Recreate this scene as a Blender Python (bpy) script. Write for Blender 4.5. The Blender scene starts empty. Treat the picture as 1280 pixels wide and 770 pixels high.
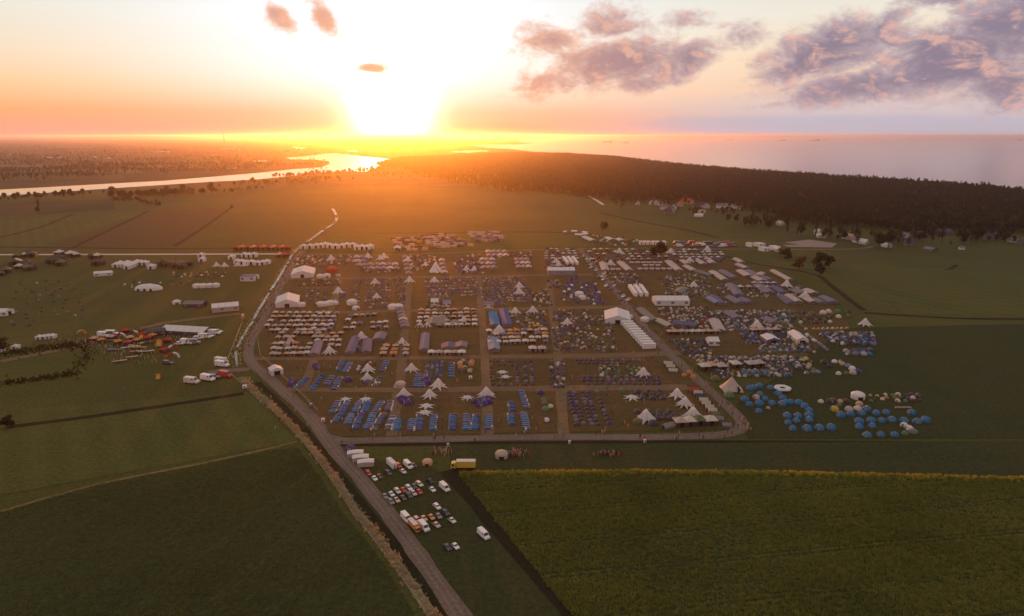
import bpy, math, random
from mathutils import Vector, Matrix
R = math.radians
rnd = random.Random(7)
S = bpy.context.scene
COL = S.collection

# ------------------------------------------------------------------ camera
H = 120.0
F = 853.3                      # focal length in pixels of a 1280 px wide picture
PITCH = R(14.17)
cam = bpy.data.cameras.new('camera')
cam.sensor_width = 36; cam.lens = F / 1280 * 36; cam.clip_start = 1; cam.clip_end = 400000
camo = bpy.data.objects.new('camera', cam); COL.objects.link(camo); S.camera = camo
camo.location = (0, 0, H); camo.rotation_euler = (R(90) - PITCH, 0, 0)

def at(px, py, z=0.0):
    """point of the place at height z seen at pixel (px, py) of the 1280x770 photograph"""
    u = (px - 640) / F; v = (py - 385) / F
    s = v * math.cos(PITCH) + math.sin(PITCH)
    d = (H - z) / s
    fwd = math.cos(PITCH) - v * math.sin(PITCH)
    return Vector((u * d, fwd * d, z))

# ------------------------------------------------------------------ world: sky
SUN_AZ, SUN_EL = -9.55, 1.9
W = bpy.data.worlds.new('World'); S.world = W; W.use_nodes = True
def nodes_of(nt):
    N, L = nt.nodes, nt.links
    def new(t, **k):
        n = N.new(t)
        for a, b in k.items():
            if a == 'i':
                for kk, vv in b.items(): n.inputs[kk].default_value = vv
            else: setattr(n, a, b)
        return n
    def ln(a, b): L.new(a, b)
    def sock(v, inp):
        if isinstance(v, (int, float)): inp.default_value = v
        else: ln(v, inp)
    def m(op, a, b=0.0, c=None):
        n = N.new('ShaderNodeMath'); n.operation = op
        sock(a, n.inputs[0]); sock(b, n.inputs[1])
        if c is not None: sock(c, n.inputs[2])
        return n.outputs[0]
    def ramp(fac, stops, interp='LINEAR'):
        n = N.new('ShaderNodeValToRGB'); n.color_ramp.interpolation = interp
        e = n.color_ramp.elements
        while len(e) < len(stops): e.new(0.5)
        for k, (p, c) in enumerate(stops):
            e[k].position = p; e[k].color = (*c, 1) if len(c) == 3 else c
        ln(fac, n.inputs[0]); return n.outputs[0]
    def mix(fac, a, b, mode='MIX'):
        n = N.new('ShaderNodeMix'); n.data_type = 'RGBA'; n.blend_type = mode; n.clamp_factor = True
        sock(fac, n.inputs[0])
        for v, inp in ((a, n.inputs[6]), (b, n.inputs[7])):
            if isinstance(v, tuple): inp.default_value = (*v, 1)
            else: ln(v, inp)
        return n.outputs[2]
    def sst(x, lo, hi):
        n = N.new('ShaderNodeMapRange'); n.interpolation_type = 'SMOOTHSTEP'
        ln(x, n.inputs[0]); n.inputs[1].default_value = lo; n.inputs[2].default_value = hi
        return n.outputs[0]
    return N, L, new, ln, m, ramp, mix, sst

def lin(r, g, b):
    f = lambda c: (c / 255 / 12.92) if c / 255 <= 0.04045 else ((c / 255 + 0.055) / 1.055) ** 2.4
    return (f(r), f(g), f(b))

N, L, new, ln, m, ramp, mix, sst = nodes_of(W.node_tree)
sky = new('ShaderNodeTexSky', sky_type='NISHITA', sun_disc=False, sun_elevation=R(SUN_EL), sun_rotation=R(SUN_AZ),
          altitude=100, air_density=1, dust_density=4, ozone_density=1)
tc = new('ShaderNodeTexCoord')
nrm = new('ShaderNodeVectorMath', operation='NORMALIZE'); ln(tc.outputs['Generated'], nrm.inputs[0])
sep = new('ShaderNodeSeparateXYZ'); ln(nrm.outputs[0], sep.inputs[0])
DEG = 180 / math.pi
el = m('MULTIPLY', m('ARCSINE', sep.outputs[2]), DEG)
az = m('MULTIPLY', m('ARCTAN2', sep.outputs[0], sep.outputs[1]), DEG)
# clear sky by elevation (0..90 degrees, square root scale so that the horizon gets the detail)
ele = m('SQRT', m('DIVIDE', m('MAXIMUM', el, 0.0), 90.0))
q = lambda e: math.sqrt(e / 90)
base_w = ramp(ele, [(0, lin(234, 165, 148)), (q(.7), lin(250, 170, 136)), (q(1.8), lin(254, 178, 122)), (q(3.4), lin(253, 205, 152)),
                    (q(5.6), lin(246, 222, 190)), (q(8.5), lin(236, 230, 214)), (q(12), lin(228, 226, 220)),
                    (q(22), lin(212, 206, 208)), (q(45), lin(202, 188, 182)), (1, lin(176, 168, 172))])
base_c = ramp(ele, [(0, lin(200, 190, 200)), (q(.9), lin(202, 188, 196)), (q(2.2), lin(220, 202, 200)), (q(3.4), lin(246, 208, 182)),
                    (q(5.6), lin(250, 222, 188)), (q(8.5), lin(240, 232, 216)), (q(12), lin(226, 226, 222)),
                    (q(22), lin(204, 200, 206)), (q(45), lin(200, 186, 182)), (1, lin(176, 168, 172))])
daz = m('SUBTRACT', az, SUN_AZ)
away = sst(m('ABSOLUTE', daz), 14, 42)
rightside = sst(az, -2, 24)
base = mix(m('MULTIPLY', rightside, 1.0), base_w, base_c)
# the hemisphere turned from the sun: dusky mauve
back = ramp(ele, [(0, lin(150, 128, 150)), (q(6), lin(190, 150, 165)), (q(16), lin(190, 166, 168)), (q(45), lin(188, 174, 174)), (1, lin(176, 168, 172))])
base = mix(sst(m('ABSOLUTE', daz), 60, 140), base, back)
# aureole round the sun
sd = Vector((math.sin(R(SUN_AZ)) * math.cos(R(SUN_EL)), math.cos(R(SUN_AZ)) * math.cos(R(SUN_EL)), math.sin(R(SUN_EL))))
dotn = new('ShaderNodeVectorMath', operation='DOT_PRODUCT'); ln(nrm.outputs[0], dotn.inputs[0]); dotn.inputs[1].default_value = sd
theta = m('MULTIPLY', m('ARCCOSINE', m('MINIMUM', dotn.outputs['Value'], 0.999999)), DEG)
def gauss(x, w): return m('EXPONENT', m('MULTIPLY', m('POWER', m('DIVIDE', x, w), 2.0), -1.0))
lift = sst(el, -0.2, 5.0)
wide = m('MULTIPLY', gauss(theta, 16.0), m('ADD', m('MULTIPLY', lift, 0.64), 0.0))
core = gauss(theta, 2.35)
halo = m('MULTIPLY', gauss(theta, 5.2), 0.75)
def scaled(fac, c):
    n = new('ShaderNodeVectorMath', operation='SCALE'); n.inputs[0].default_value = c; ln(fac, n.inputs['Scale']); return n.outputs[0]
def vadd(a, b):
    n = new('ShaderNodeVectorMath', operation='ADD'); ln(a, n.inputs[0]); ln(b, n.inputs[1]); return n.outputs[0]
def vscale(v, f):
    n = new('ShaderNodeVectorMath', operation='SCALE'); ln(v, n.inputs[0])
    if isinstance(f, (int, float)): n.inputs['Scale'].default_value = f
    else: ln(f, n.inputs['Scale'])
    return n.outputs[0]
clear = vadd(base, vadd(scaled(wide, (.36, .62, 1.0)), vadd(scaled(halo, (.50, .26, .13)), scaled(core, (6.0, 4.8, 3.2)))))

# clouds: azimuth / elevation field, soft ellipses broken up by fractal noise
pos = new('ShaderNodeCombineXYZ'); ln(az, pos.inputs[0]); ln(m('MULTIPLY', el, 1.7), pos.inputs[1]); pos.inputs[2].default_value = 3.1
def fbm(vec, scale, detail=7.0, rough=.6, off=(0, 0, 0), dist=0.0):
    mp = new('ShaderNodeMapping'); ln(vec, mp.inputs[0]); mp.inputs['Location'].default_value = off
    n = new('ShaderNodeTexNoise'); ln(mp.outputs[0], n.inputs['Vector'])
    n.inputs['Scale'].default_value = scale; n.inputs['Detail'].default_value = detail; n.inputs['Roughness'].default_value = rough
    n.inputs['Distortion'].default_value = dist
    return n.outputs[0]
n1 = fbm(pos.outputs[0], .34, 8, .62, dist=.35)
n1s = fbm(pos.outputs[0], .34, 8, .62, off=(.75, .45, 0), dist=.35)     # the same field a step towards the sun
n2 = fbm(pos.outputs[0], 1.15, 6, .65, off=(4, 2, 0), dist=.2); n2s = fbm(pos.outputs[0], 1.15, 6, .65, off=(4.5, 2.2, 0), dist=.2)
def px_dir(px, py):
    u = (px - 640) / F; v = (py - 385) / F
    dx, dy, dz = u, math.cos(PITCH) - v * math.sin(PITCH), -(v * math.cos(PITCH) + math.sin(PITCH))
    r = math.sqrt(dx * dx + dy * dy + dz * dz)
    return math.degrees(math.atan2(dx, dy)), math.degrees(math.asin(dz / r))
def ell(px, py, wx, wy, tilt=0.0, amp=1.0):
    a, e = px_dir(px, py); k = 15.2            # pixels per degree
    X = m('SUBTRACT', az, a); Y = m('SUBTRACT', el, e)
    c, s_ = math.cos(R(tilt)), math.sin(R(tilt))
    xr = m('DIVIDE', m('ADD', m('MULTIPLY', X, c), m('MULTIPLY', Y, s_)), wx / k)
    yr = m('DIVIDE', m('SUBTRACT', m('MULTIPLY', Y, c), m('MULTIPLY', X, s_)), wy / k)
    g = m('EXPONENT', m('MULTIPLY', m('ADD', m('MULTIPLY', xr, xr), m('MULTIPLY', yr, yr)), -1.0))
    return m('MULTIPLY', g, amp)
CL = [  # px, py, half width, half height, tilt, amp
    (770, 78, 92, 34, 8, 1.05), (690, 105, 56, 20, 0, .85), (850, 80, 54, 26, 25, .95), (680, 50, 42, 24, 0, .78), (765, 30, 60, 28, 0, .8), (855, 22, 44, 18, 0, .66),
    (800, 105, 60, 14, 0, .8), (662, 118, 26, 9, 0, .6),
    (930, 45, 48, 22, 0, .62), (1040, 64, 88, 36, 14, 1.15), (1100, 45, 60, 32, 10, .9), (1020, 92, 50, 10, 10, .6),
    (1080, 106, 110, 24, 4, 1.05), (1200, 70, 105, 46, 12, 1.2), (1270, 30, 80, 50, 10, 1.1), (1270, 100, 80, 24, 4, 1.0), (1185, -2, 60, 16, 0, .7), (1350, 60, 90, 80, 0, 1.1),
    (350, 20, 27, 14, -40, .80), (404, 22, 30, 14, -50, .95), (467, 86, 24, 7, 0, .95), (385, 30, 22, 8, 0, .34),
    (980, 128, 46, 7, 8, .6), (760, 130, 12, 3, 0, .45)]
msk = None
for c in CL:
    g = ell(*c); msk = g if msk is None else m('MAXIMUM', msk, g)
dens = m('ADD', m('MULTIPLY', msk, 1.0), m('ADD', m('MULTIPLY', m('SUBTRACT', n1, .5), 1.55), m('MULTIPLY', m('SUBTRACT', n2, .5), .42)))
cover = m('MULTIPLY', sst(dens, .26, .76), sst(msk, .03, .25))
denss = m('ADD', msk, m('ADD', m('MULTIPLY', m('SUBTRACT', n1s, .5), 1.55), m('MULTIPLY', m('SUBTRACT', n2s, .5), .75)))
n1m = m('SUBTRACT', n1, n1s)
lit = m('MULTIPLY', sst(n1m, -.01, .17), .62)               # thin towards the sun: catches the light
thick = sst(dens, .45, 1.15)
near_sun = gauss(theta, 17.0)
warm = mix(near_sun, lin(246, 190, 172), lin(250, 176, 128))
shade = mix(near_sun, lin(146, 130, 152), lin(226, 152, 122))
body = mix(near_sun, mix(thick, lin(196, 174, 180), lin(132, 120, 144)), mix(thick, lin(242, 176, 132), lin(214, 148, 122)))
ccol = mix(lit, body, warm)
skyc = mix(m('MULTIPLY', cover, .94), clear, ccol)
# low banks of grey mist over the sea and the coast
nb = fbm(pos.outputs[0], .16, 5, .55, off=(7, 3, 0))
bank = m('ADD', m('MAXIMUM', ell(1010, 155, 260, 15, 0, 1.0), m('MAXIMUM', ell(1180, 158, 190, 12), ell(640, 160, 90, 11, 0, .8))), m('MULTIPLY', m('SUBTRACT', nb, .5), .8))
skyc = mix(m('MULTIPLY', sst(bank, .4, .8), .62), skyc, mix(sst(az, 2, 16), lin(246, 164, 132), lin(190, 184, 200)))
# a little of the physical sky underneath
tot = vadd(skyc, vscale(sky.outputs[0], 0.006))
bg = N['Background']; ln(tot, bg.inputs[0]); bg.inputs[1].default_value = 1.0
W.cycles.sampling_method = 'MANUAL'; W.cycles.sample_map_resolution = 1024

# ------------------------------------------------------------------ sun and exposure
sl = bpy.data.lights.new('sun', 'SUN'); sl.energy = 4.0; sl.angle = R(.5); sl.color = (1.0, .235, .009)
so = bpy.data.objects.new('sun', sl); COL.objects.link(so)
so.rotation_euler = (-sd).to_track_quat('-Z', 'Y').to_euler()
S.view_settings.view_transform = 'Standard'; S.view_settings.look = 'None'; S.view_settings.exposure = 0.0; S.view_settings.gamma = 1
S.cycles.use_denoising = True
S.cycles.max_bounces = 5; S.cycles.diffuse_bounces = 2; S.cycles.glossy_bounces = 2; S.cycles.transparent_max_bounces = 8; S.cycles.volume_bounces = 0
S.cycles.sample_clamp_indirect = 4

# ------------------------------------------------------------------ helpers
class MB:
    def __init__(s): s.v = []; s.f = []; s.mi = []
    def poly(s, pts, mi=0):
        i = len(s.v); s.v += [tuple(p) for p in pts]; s.f.append(tuple(range(i, i + len(pts)))); s.mi.append(mi)
    def box(s, x0, x1, y0, y1, z0, z1, mi=0, bottom=False):
        i = len(s.v)
        s.v += [(x0, y0, z0), (x1, y0, z0), (x1, y1, z0), (x0, y1, z0), (x0, y0, z1), (x1, y0, z1), (x1, y1, z1), (x0, y1, z1)]
        fs = [(4, 5, 6, 7), (0, 1, 5, 4), (1, 2, 6, 5), (2, 3, 7, 6), (3, 0, 4, 7)]
        if bottom: fs.append((3, 2, 1, 0))
        for f in fs: s.f.append(tuple(i + k for k in f)); s.mi.append(mi)
    def loft(s, rings, mi=0, close=True, cap=False):
        i = len(s.v); n = len(rings[0])
        for r in rings: s.v += [tuple(p) for p in r]
        for a in range(len(rings) - 1):
            for k in range(n if close else n - 1):
                k2 = (k + 1) % n
                s.f.append((i + a * n + k, i + a * n + k2, i + (a + 1) * n + k2, i + (a + 1) * n + k)); s.mi.append(mi)
        if cap:
            s.f.append(tuple(i + (len(rings) - 1) * n + k for k in range(n))); s.mi.append(mi)
            s.f.append(tuple(i + k for k in reversed(range(n)))); s.mi.append(mi)
    def cyl(s, p0, p1, r0, r1, n=6, mi=0, cap=True):
        p0, p1 = Vector(p0), Vector(p1); d = (p1 - p0).normalized()
        a = d.orthogonal().normalized(); b = d.cross(a)
        ring = lambda p, r: [p + (a * math.cos(2 * math.pi * k / n) + b * math.sin(2 * math.pi * k / n)) * r for k in range(n)]
        s.loft([ring(p0, r0), ring(p1, r1)], mi, True, cap)
    def mesh(s, name, mats, smooth=False):
        me = bpy.data.meshes.new(name); me.from_pydata(s.v, [], s.f)
        for mt in (mats if isinstance(mats, (list, tuple)) else [mats]): me.materials.append(mt)
        if any(s.mi): me.polygons.foreach_set('material_index', s.mi)
        if smooth: me.polygons.foreach_set('use_smooth', [True] * len(s.f))
        me.update(); return me
def link(name, me, parent=None):
    o = bpy.data.objects.new(name, me); COL.objects.link(o)
    if parent: o.parent = parent
    return o
def tag(o, label=None, cat=None, group=None, kind=None):
    if label: o['label'] = label
    if cat: o['category'] = cat
    if group: o['group'] = group
    if kind: o['kind'] = kind
    return o
def empty(name, loc, rz=0.0, sc=1.0):
    o = bpy.data.objects.new(name, None); COL.objects.link(o); o.empty_display_size = .2
    o.location = loc; o.rotation_euler = (0, 0, rz); o.scale = (sc, sc, sc); return o

# ------------------------------------------------------------------ materials
def mat(name, color, rough=.85, spec=.3, var=.0, vscale=.5, bump=0.0, bscale=3.0, sheen=0.0, metallic=0.0, trans=0.0):
    mt = bpy.data.materials.new(name); mt.use_nodes = True
    N, L, new, ln, m, ramp, mix, sst = nodes_of(mt.node_tree)
    b = N['Principled BSDF']; b.inputs['Roughness'].default_value = rough; b.inputs['Specular IOR Level'].default_value = spec
    b.inputs['Metallic'].default_value = metallic
    tc = new('ShaderNodeTexCoord')
    if var:
        n = new('ShaderNodeTexNoise'); ln(tc.outputs['Object'], n.inputs['Vector']); n.inputs['Scale'].default_value = vscale; n.inputs['Detail'].default_value = 5
        lo = tuple(c * (1 - var) for c in color); hi = tuple(min(1, c * (1 + var)) for c in color)
        ln(ramp(n.outputs[0], [(.3, lo), (.7, hi)]), b.inputs['Base Color'])
    else: b.inputs['Base Color'].default_value = (*color, 1)
    if bump:
        n = new('ShaderNodeTexNoise'); ln(tc.outputs['Object'], n.inputs['Vector']); n.inputs['Scale'].default_value = bscale; n.inputs['Detail'].default_value = 4
        bp = new('ShaderNodeBump'); bp.inputs['Strength'].default_value = bump; bp.inputs['Distance'].default_value = .1
        ln(n.outputs[0], bp.inputs['Height']); ln(bp.outputs[0], b.inputs['Normal'])
    if trans:
        tr = new('ShaderNodeBsdfTranslucent'); tr.inputs[0].default_value = (*color, 1); ms = new('ShaderNodeMixShader'); ms.inputs[0].default_value = trans
        ln(b.outputs[0], ms.inputs[1]); ln(tr.outputs[0], ms.inputs[2]); ln(ms.outputs[0], N['Material Output'].inputs[0])
    return mt
def field_mat(name, a, b_, c, s1=.004, s2=.05, s3=.6, stripe=None, sa=.0, patch=.5):
    """ground cover seen from the air: broad patches, mottling and fine grain, optionally cultivation lines"""
    mt = bpy.data.materials.new(name); mt.use_nodes = True
    N, L, new, ln, m, ramp, mix, sst = nodes_of(mt.node_tree)
    b = N['Principled BSDF']; b.inputs['Roughness'].default_value = .95; b.inputs['Specular IOR Level'].default_value = .05
    g = new('ShaderNodeNewGeometry')
    def noise(sc, det, rough=.6, stretch=None):
        n = new('ShaderNodeTexNoise'); n.inputs['Scale'].default_value = sc; n.inputs['Detail'].default_value = det; n.inputs['Roughness'].default_value = rough
        if stretch:
            mp = new('ShaderNodeMapping'); ln(g.outputs['Position'], mp.inputs[0]); mp.inputs['Scale'].default_value = stretch
            ln(mp.outputs[0], n.inputs['Vector'])
        else: ln(g.outputs['Position'], n.inputs['Vector'])
        return n.outputs[0]
    n1 = noise(s1, 4); n2 = noise(s2, 6, .65, (.35, 1.6, 1)); n3 = noise(s3, 4, .7)
    col = mix(sst(n1, .5 - .22, .5 + .22), a, b_)
    col = mix(m('MULTIPLY', sst(n2, .42, .68), patch), col, c)
    k = m('ADD', m('MULTIPLY', n3, 1.5), .25)
    if stripe:
        ang, period, amp = stripe
        sp = new('ShaderNodeSeparateXYZ'); ln(g.outputs['Position'], sp.inputs[0])
        w = m('ADD', m('MULTIPLY', sp.outputs[0], math.cos(R(ang))), m('MULTIPLY', sp.outputs[1], math.sin(R(ang))))
        w = m('ADD', w, m('MULTIPLY', n2, 3.0))
        st = m('SINE', m('MULTIPLY', w, 2 * math.pi / period))
        k = m('ADD', k, m('MULTIPLY', st, amp))
    vs = new('ShaderNodeVectorMath', operation='SCALE'); ln(col, vs.inputs[0]); ln(k, vs.inputs['Scale'])
    ln(vs.outputs[0], b.inputs['Base Color'])
    bp = new('ShaderNodeBump'); bp.inputs['Strength'].default_value = .5; bp.inputs['Distance'].default_value = .3
    ln(n3, bp.inputs['Height']); ln(bp.outputs[0], b.inputs['Normal'])
    return mt
G_grass = field_mat('meadow_grass', (.088, .084, .022), (.062, .062, .019), (.056, .066, .017))
G_far = field_mat('far_farmland', (.095, .066, .030), (.065, .056, .022), (.050, .040, .020), s1=.0016, s2=.006, s3=.02, patch=.8)
G_camp = field_mat('trampled_grass', (.115, .070, .028), (.085, .062, .022), (.145, .088, .038), s1=.02, s2=.07, s3=.5)
G_dark = field_mat('dark_meadow', (.044, .049, .017), (.052, .050, .020), (.036, .046, .015))
G_plough = field_mat('stubble_field', (.085, .055, .026), (.07, .05, .022), (.09, .066, .03), stripe=(70, 9, .12))
G_pale = field_mat('mown_meadow', (.092, .090, .024), (.070, .076, .021), (.066, .074, .018), stripe=(35, 14, .06))
G_stubble = field_mat('pale_stubble', (.16, .115, .06), (.13, .10, .05), (.15, .12, .05))
def inside_(p, poly):
    c = False; j = len(poly) - 1
    for i in range(len(poly)):
        a, d = poly[i], poly[j]
        if (a.y > p.y) != (d.y > p.y) and p.x < (d.x - a.x) * (p.y - a.y) / (d.y - a.y) + a.x: c = not c
        j = i
    return c
G_soil = field_mat('crop_soil', (.052, .058, .020), (.044, .05, .018), (.048, .05, .018))
G_track = field_mat('dirt_track', (.21, .135, .075), (.16, .105, .058), (.12, .08, .042), s1=.05, s2=.2, s3=1.0)
G_road = field_mat('gravel_road', (.168, .122, .092), (.14, .10, .076), (.195, .145, .112), s1=.03, s2=.25, s3=1.2)
G_yard = field_mat('paved_yard', (.30, .22, .19), (.27, .2, .18), (.24, .18, .15), s1=.05, s2=.2, s3=.6)
G_concrete = field_mat('concrete_road', (.56, .47, .39), (.50, .42, .35), (.6, .5, .42), s1=.03, s2=.2, s3=.8)
G_ditch = field_mat('ditch_bank', (.024, .020, .010), (.03, .025, .012), (.02, .02, .010), s1=.05, s2=.2, s3=.8)
def water_mat(name, col, rough, bscale, bstr, stretch):
    mt = bpy.data.materials.new(name); mt.use_nodes = True
    N, L, new, ln, m, ramp, mix, sst = nodes_of(mt.node_tree)
    b = N['Principled BSDF']; b.inputs['Base Color'].default_value = (*col, 1); b.inputs['Roughness'].default_value = rough
    b.inputs['IOR'].default_value = 1.33; b.inputs['Specular IOR Level'].default_value = .5
    g = new('ShaderNodeNewGeometry'); mp = new('ShaderNodeMapping'); ln(g.outputs['Position'], mp.inputs[0]); mp.inputs['Scale'].default_value = stretch
    n = new('ShaderNodeTexNoise'); ln(mp.outputs[0], n.inputs['Vector']); n.inputs['Scale'].default_value = bscale; n.inputs['Detail'].default_value = 6
    bp = new('ShaderNodeBump'); bp.inputs['Strength'].default_value = bstr; bp.inputs['Distance'].default_value = 1.0
    ln(n.outputs[0], bp.inputs['Height']); ln(bp.outputs[0], b.inputs['Normal'])
    return mt
M_sea = water_mat('sea_water', (.06, .085, .12), .10, .02, .38, (1, 2.2, 1))
M_river = water_mat('river_water', (.08, .08, .08), .06, .05, .02, (1, 1, 1))

# ------------------------------------------------------------------ ground, water, hills
def sheet(name, pts, m_, z=0.0, kind='structure', label=None):
    mb = MB(); mb.poly([(p[0], p[1], z) for p in pts])
    me = mb.mesh(name, m_)
    if me.polygons[0].normal.z < 0: me.flip_normals()
    o = link(name, me); tag(o, label, kind=kind); return o
_fz = [0.0]
def field(pts, m_):
    _fz[0] += .006; sheet('field', pts, m_, .05 + _fz[0])
def pxs(pts, h=0.0): return [at(x, y, h) for x, y in pts]
def ribbon(name, pts, w, m_, z, label=None, parent=None):
    """a strip of width w along a centre line given in pixels (or world points); w may be a list"""
    P = [at(*p) if not isinstance(p, Vector) else p for p in pts]
    Q = []                                         # smooth the polyline (Catmull-Rom)
    for i in range(len(P) - 1):
        a, b, c, d = P[max(i - 1, 0)], P[i], P[i + 1], P[min(i + 2, len(P) - 1)]
        n = max(2, int((c - b).length / 12))
        for k in range(n):
            t = k / n
            Q.append(0.5 * ((2 * b) + (c - a) * t + (2 * a - 5 * b + 4 * c - d) * t * t + (3 * b - a - 3 * c + d) * t ** 3))
    Q.append(P[-1])
    mb = MB(); A = []
    r2 = random.Random(len(Q))
    for i, p in enumerate(Q):
        t = (Q[min(i + 1, len(Q) - 1)] - Q[max(i - 1, 0)]).normalized(); nrm = Vector((-t.y, t.x, 0))
        ww = (w if not isinstance(w, list) else w[0] + (w[1] - w[0]) * i / (len(Q) - 1)) / 2
        A.append(((p.x + nrm.x * (ww + r2.uniform(-.15, .15) * ww), p.y + nrm.y * (ww + r2.uniform(-.15, .15) * ww), z),
                  (p.x - nrm.x * (ww + r2.uniform(-.15, .15) * ww), p.y - nrm.y * (ww + r2.uniform(-.15, .15) * ww), z)))
    for i in range(len(A) - 1): mb.poly([A[i][1], A[i + 1][1], A[i + 1][0], A[i][0]])
    o = link(name, mb.mesh(name, m_), parent)
    if not parent: tag(o, label, kind='structure')
    o['line'] = 1; del o['line']
    return o, Q

FAR = 60000
gm = MB()
xs = [-60000, -20000, -6000, -2500, -1200, -500, 0, 500, 1200, 2500, 6000, 20000, 60000]
ys = [-1500, 0, 300, 700, 1200, 1700]
for a in range(len(xs) - 1):
    for b in range(len(ys) - 1):
        gm.poly([(xs[a], ys[b], 0), (xs[a + 1], ys[b], 0), (xs[a + 1], ys[b + 1], 0), (xs[a], ys[b + 1], 0)])
ys2 = [1700, 3000, 6000, 12000, 25000, FAR]
for a in range(len(xs) - 1):
    for b in range(len(ys2) - 1):
        gm.poly([(xs[a], ys2[b], 0), (xs[a + 1], ys2[b], 0), (xs[a + 1], ys2[b + 1], 0), (xs[a], ys2[b + 1], 0)], 1)
tag(link('ground', gm.mesh('ground', [G_grass, G_far])), kind='structure')

coast = [(648, 177.6), (668, 178.6), (650, 180.5), (620, 182), (604, 184.5), (640, 186.5), (668, 189.8), (705, 192), (730, 193.5), (770, 197.5), (840, 206.5), (900, 212.5), (960, 217.5), (1080, 226), (1180, 233), (1280, 240.5), (1420, 252)]
sea_pts = pxs(coast, 0.0)
sea_pts = [p + Vector((0, 60, 0)) if i > 8 else p for i, p in enumerate(sea_pts)]
sea_pts += [Vector((9000, 1200, 0)), Vector((60000, 1200, 0)), Vector((60000, FAR - 200, 0)), Vector((2000, FAR - 200, 0)), Vector((900, 38000, 0)), Vector((300, 24000, 0))]
sheet('sea', sea_pts, M_sea, .35)
beach = [p + Vector((-14, -34, 0)) for p in sea_pts[8:17]] + [p + Vector((0, 3, 0)) for p in reversed(sea_pts[8:17])]
M_sand = mat('beach_sand', (.38, .32, .24), .95, .05, .15, .05)
sheet('beach', beach, M_sand, .15)
river = [(-60, 250), (0, 245), (60, 241), (130, 236.2), (205, 231.2), (270, 227), (320, 224.5), (360, 220.5), (400, 216), (430, 214.5), (458, 214.6), (464, 210.8), (480, 209), (490, 206), (499, 201.5),
         (482, 198.3), (460, 196.2), (440, 194), (420, 191.8), (405, 192.3), (385, 195), (356, 197.2), (364, 199.4), (395, 199.6), (411, 201.5), (412, 205), (402, 209), (370, 211.2), (320, 216.5), (260, 221.5), (205, 226), (130, 230), (60, 234), (0, 237.2), (-60, 241)]
sheet('river', pxs(river), M_river, .3)
for pts in ([(364, 182.6), (372, 183.4), (383, 184.4), (377, 186.8), (369, 185.4)], [(433, 187.6), (446, 187.8), (448, 189.6), (436, 189.4)],
            [(562, 190.2), (570, 188.4), (606, 187.6), (612, 189.2), (585, 190.8)], [(586, 181.2), (640, 180.6), (646, 182.8), (600, 183.2)], [(316, 200.8), (335, 200.6), (336, 202), (318, 202)]):
    sheet('pond', pxs(pts), M_river, .3)

# fields laid over the ground
field(pxs([(-80, 256), (46, 252), (46, 269), (-90, 274)]), G_plough)
field(pxs([(46, 252), (140, 249), (145, 262), (46, 268)]), G_dark)
field(pxs([(0, 276), (90, 268), (185, 263), (40, 311), (-60, 312)]), G_pale)
field(pxs([(190, 263), (285, 260), (220, 308), (60, 311)]), G_plough)
field(pxs([(-150, 525), (310, 490), (372, 552), (-200, 655)]), G_pale)
field(pxs([(940, 320), (1090, 340), (1120, 390), (1050, 360)]), G_pale)
field(pxs([(1060, 330), (1400, 350), (1400, 400), (1130, 392)]), G_pale)
field(pxs([(380, 560), (545, 586), (720, 790), (580, 790)]), G_dark)
field(pxs([(560, 556), (1500, 550), (1500, 602), (565, 588)]), G_dark)
field(pxs([(1060, 410), (1500, 400), (1500, 548), (935, 548), (920, 505)]), G_dark)
field(pxs([(420, 292), (720, 292), (960, 300), (1000, 306), (400, 312)]), G_pale)
sheet('trampled_ground', pxs([(330, 400), (380, 322), (720, 315), (925, 536), (420, 546), (318, 455)]), G_camp, .10)
sheet('trampled_ground', pxs([(728, 316), (900, 316), (1040, 380), (1090, 440), (890, 470), (830, 430)]), G_camp, .09)
sheet('yard', pxs([(972, 304), (1012, 299.5), (1046, 304.5), (1040, 309.5), (985, 308.5)]), G_yard, .10)

rf_ = random.Random(77)
for k in range(46):
    y0 = rf_.choice((183, 186, 189, 193, 197, 201, 206, 212, 219)); x0 = rf_.uniform(-60, 380 if y0 < 205 else 240 if y0 < 212 else 100); w_ = rf_.uniform(25, 90); h_ = rf_.uniform(.8, 2.6) * (y0 - 170) / 22
    q0 = pxs([(x0, y0), (x0 + w_, y0 - h_ * .15), (x0 + w_ * 1.08, y0 + h_), (x0 - 6, y0 + h_ * 1.1)])
    if any(inside_(p, pxs(river)) for p in q0): continue
    field(q0, rf_.choice((G_pale, G_plough, G_dark, G_stubble, G_camp)))
# roads
ROADS = {}
o, ROADS['main'] = ribbon('road', [(592, 800), (576, 770), (551, 735), (524, 695), (513, 680), (491, 650), (481, 636), (463, 614), (447.5, 594.7), (420, 565), (403, 543), (385, 518), (337, 474), (312, 450), (314, 426), (324, 410), (334, 388), (352, 356), (371, 323), (378, 314)], [5.4, 6.8], G_road, .16)
o, ROADS['bottom'] = ribbon('road', [(408, 548), (430, 551), (500, 550), (600, 548), (700, 546.5), (800, 546.5), (880, 545), (912, 542), (928, 534), (922, 521), (895, 495), (868, 471), (840, 444), (812, 416), (786, 385), (768, 362), (745, 335), (725, 312)], [6.4, 5.5], G_road, .14)
def ruts(Q, z, offs):
    for o_ in offs:
        P = []
        for i in range(0, len(Q) - 1, 3):
            t = (Q[i + 1] - Q[i]).normalized(); P.append(Vector((Q[i].x - t.y * o_, Q[i].y + t.x * o_, z)))
        ribbon('wheel_rut', P, .75, G_rut, z)
G_rut = field_mat('worn_wheel_rut', (.20, .15, .116), (.17, .125, .096), (.225, .17, .132), s1=.03, s2=.15, s3=.9)
ruts(ROADS['main'], .166, (-.9, .9)); ruts(ROADS['bottom'], .146, (-.8, .8))
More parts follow.
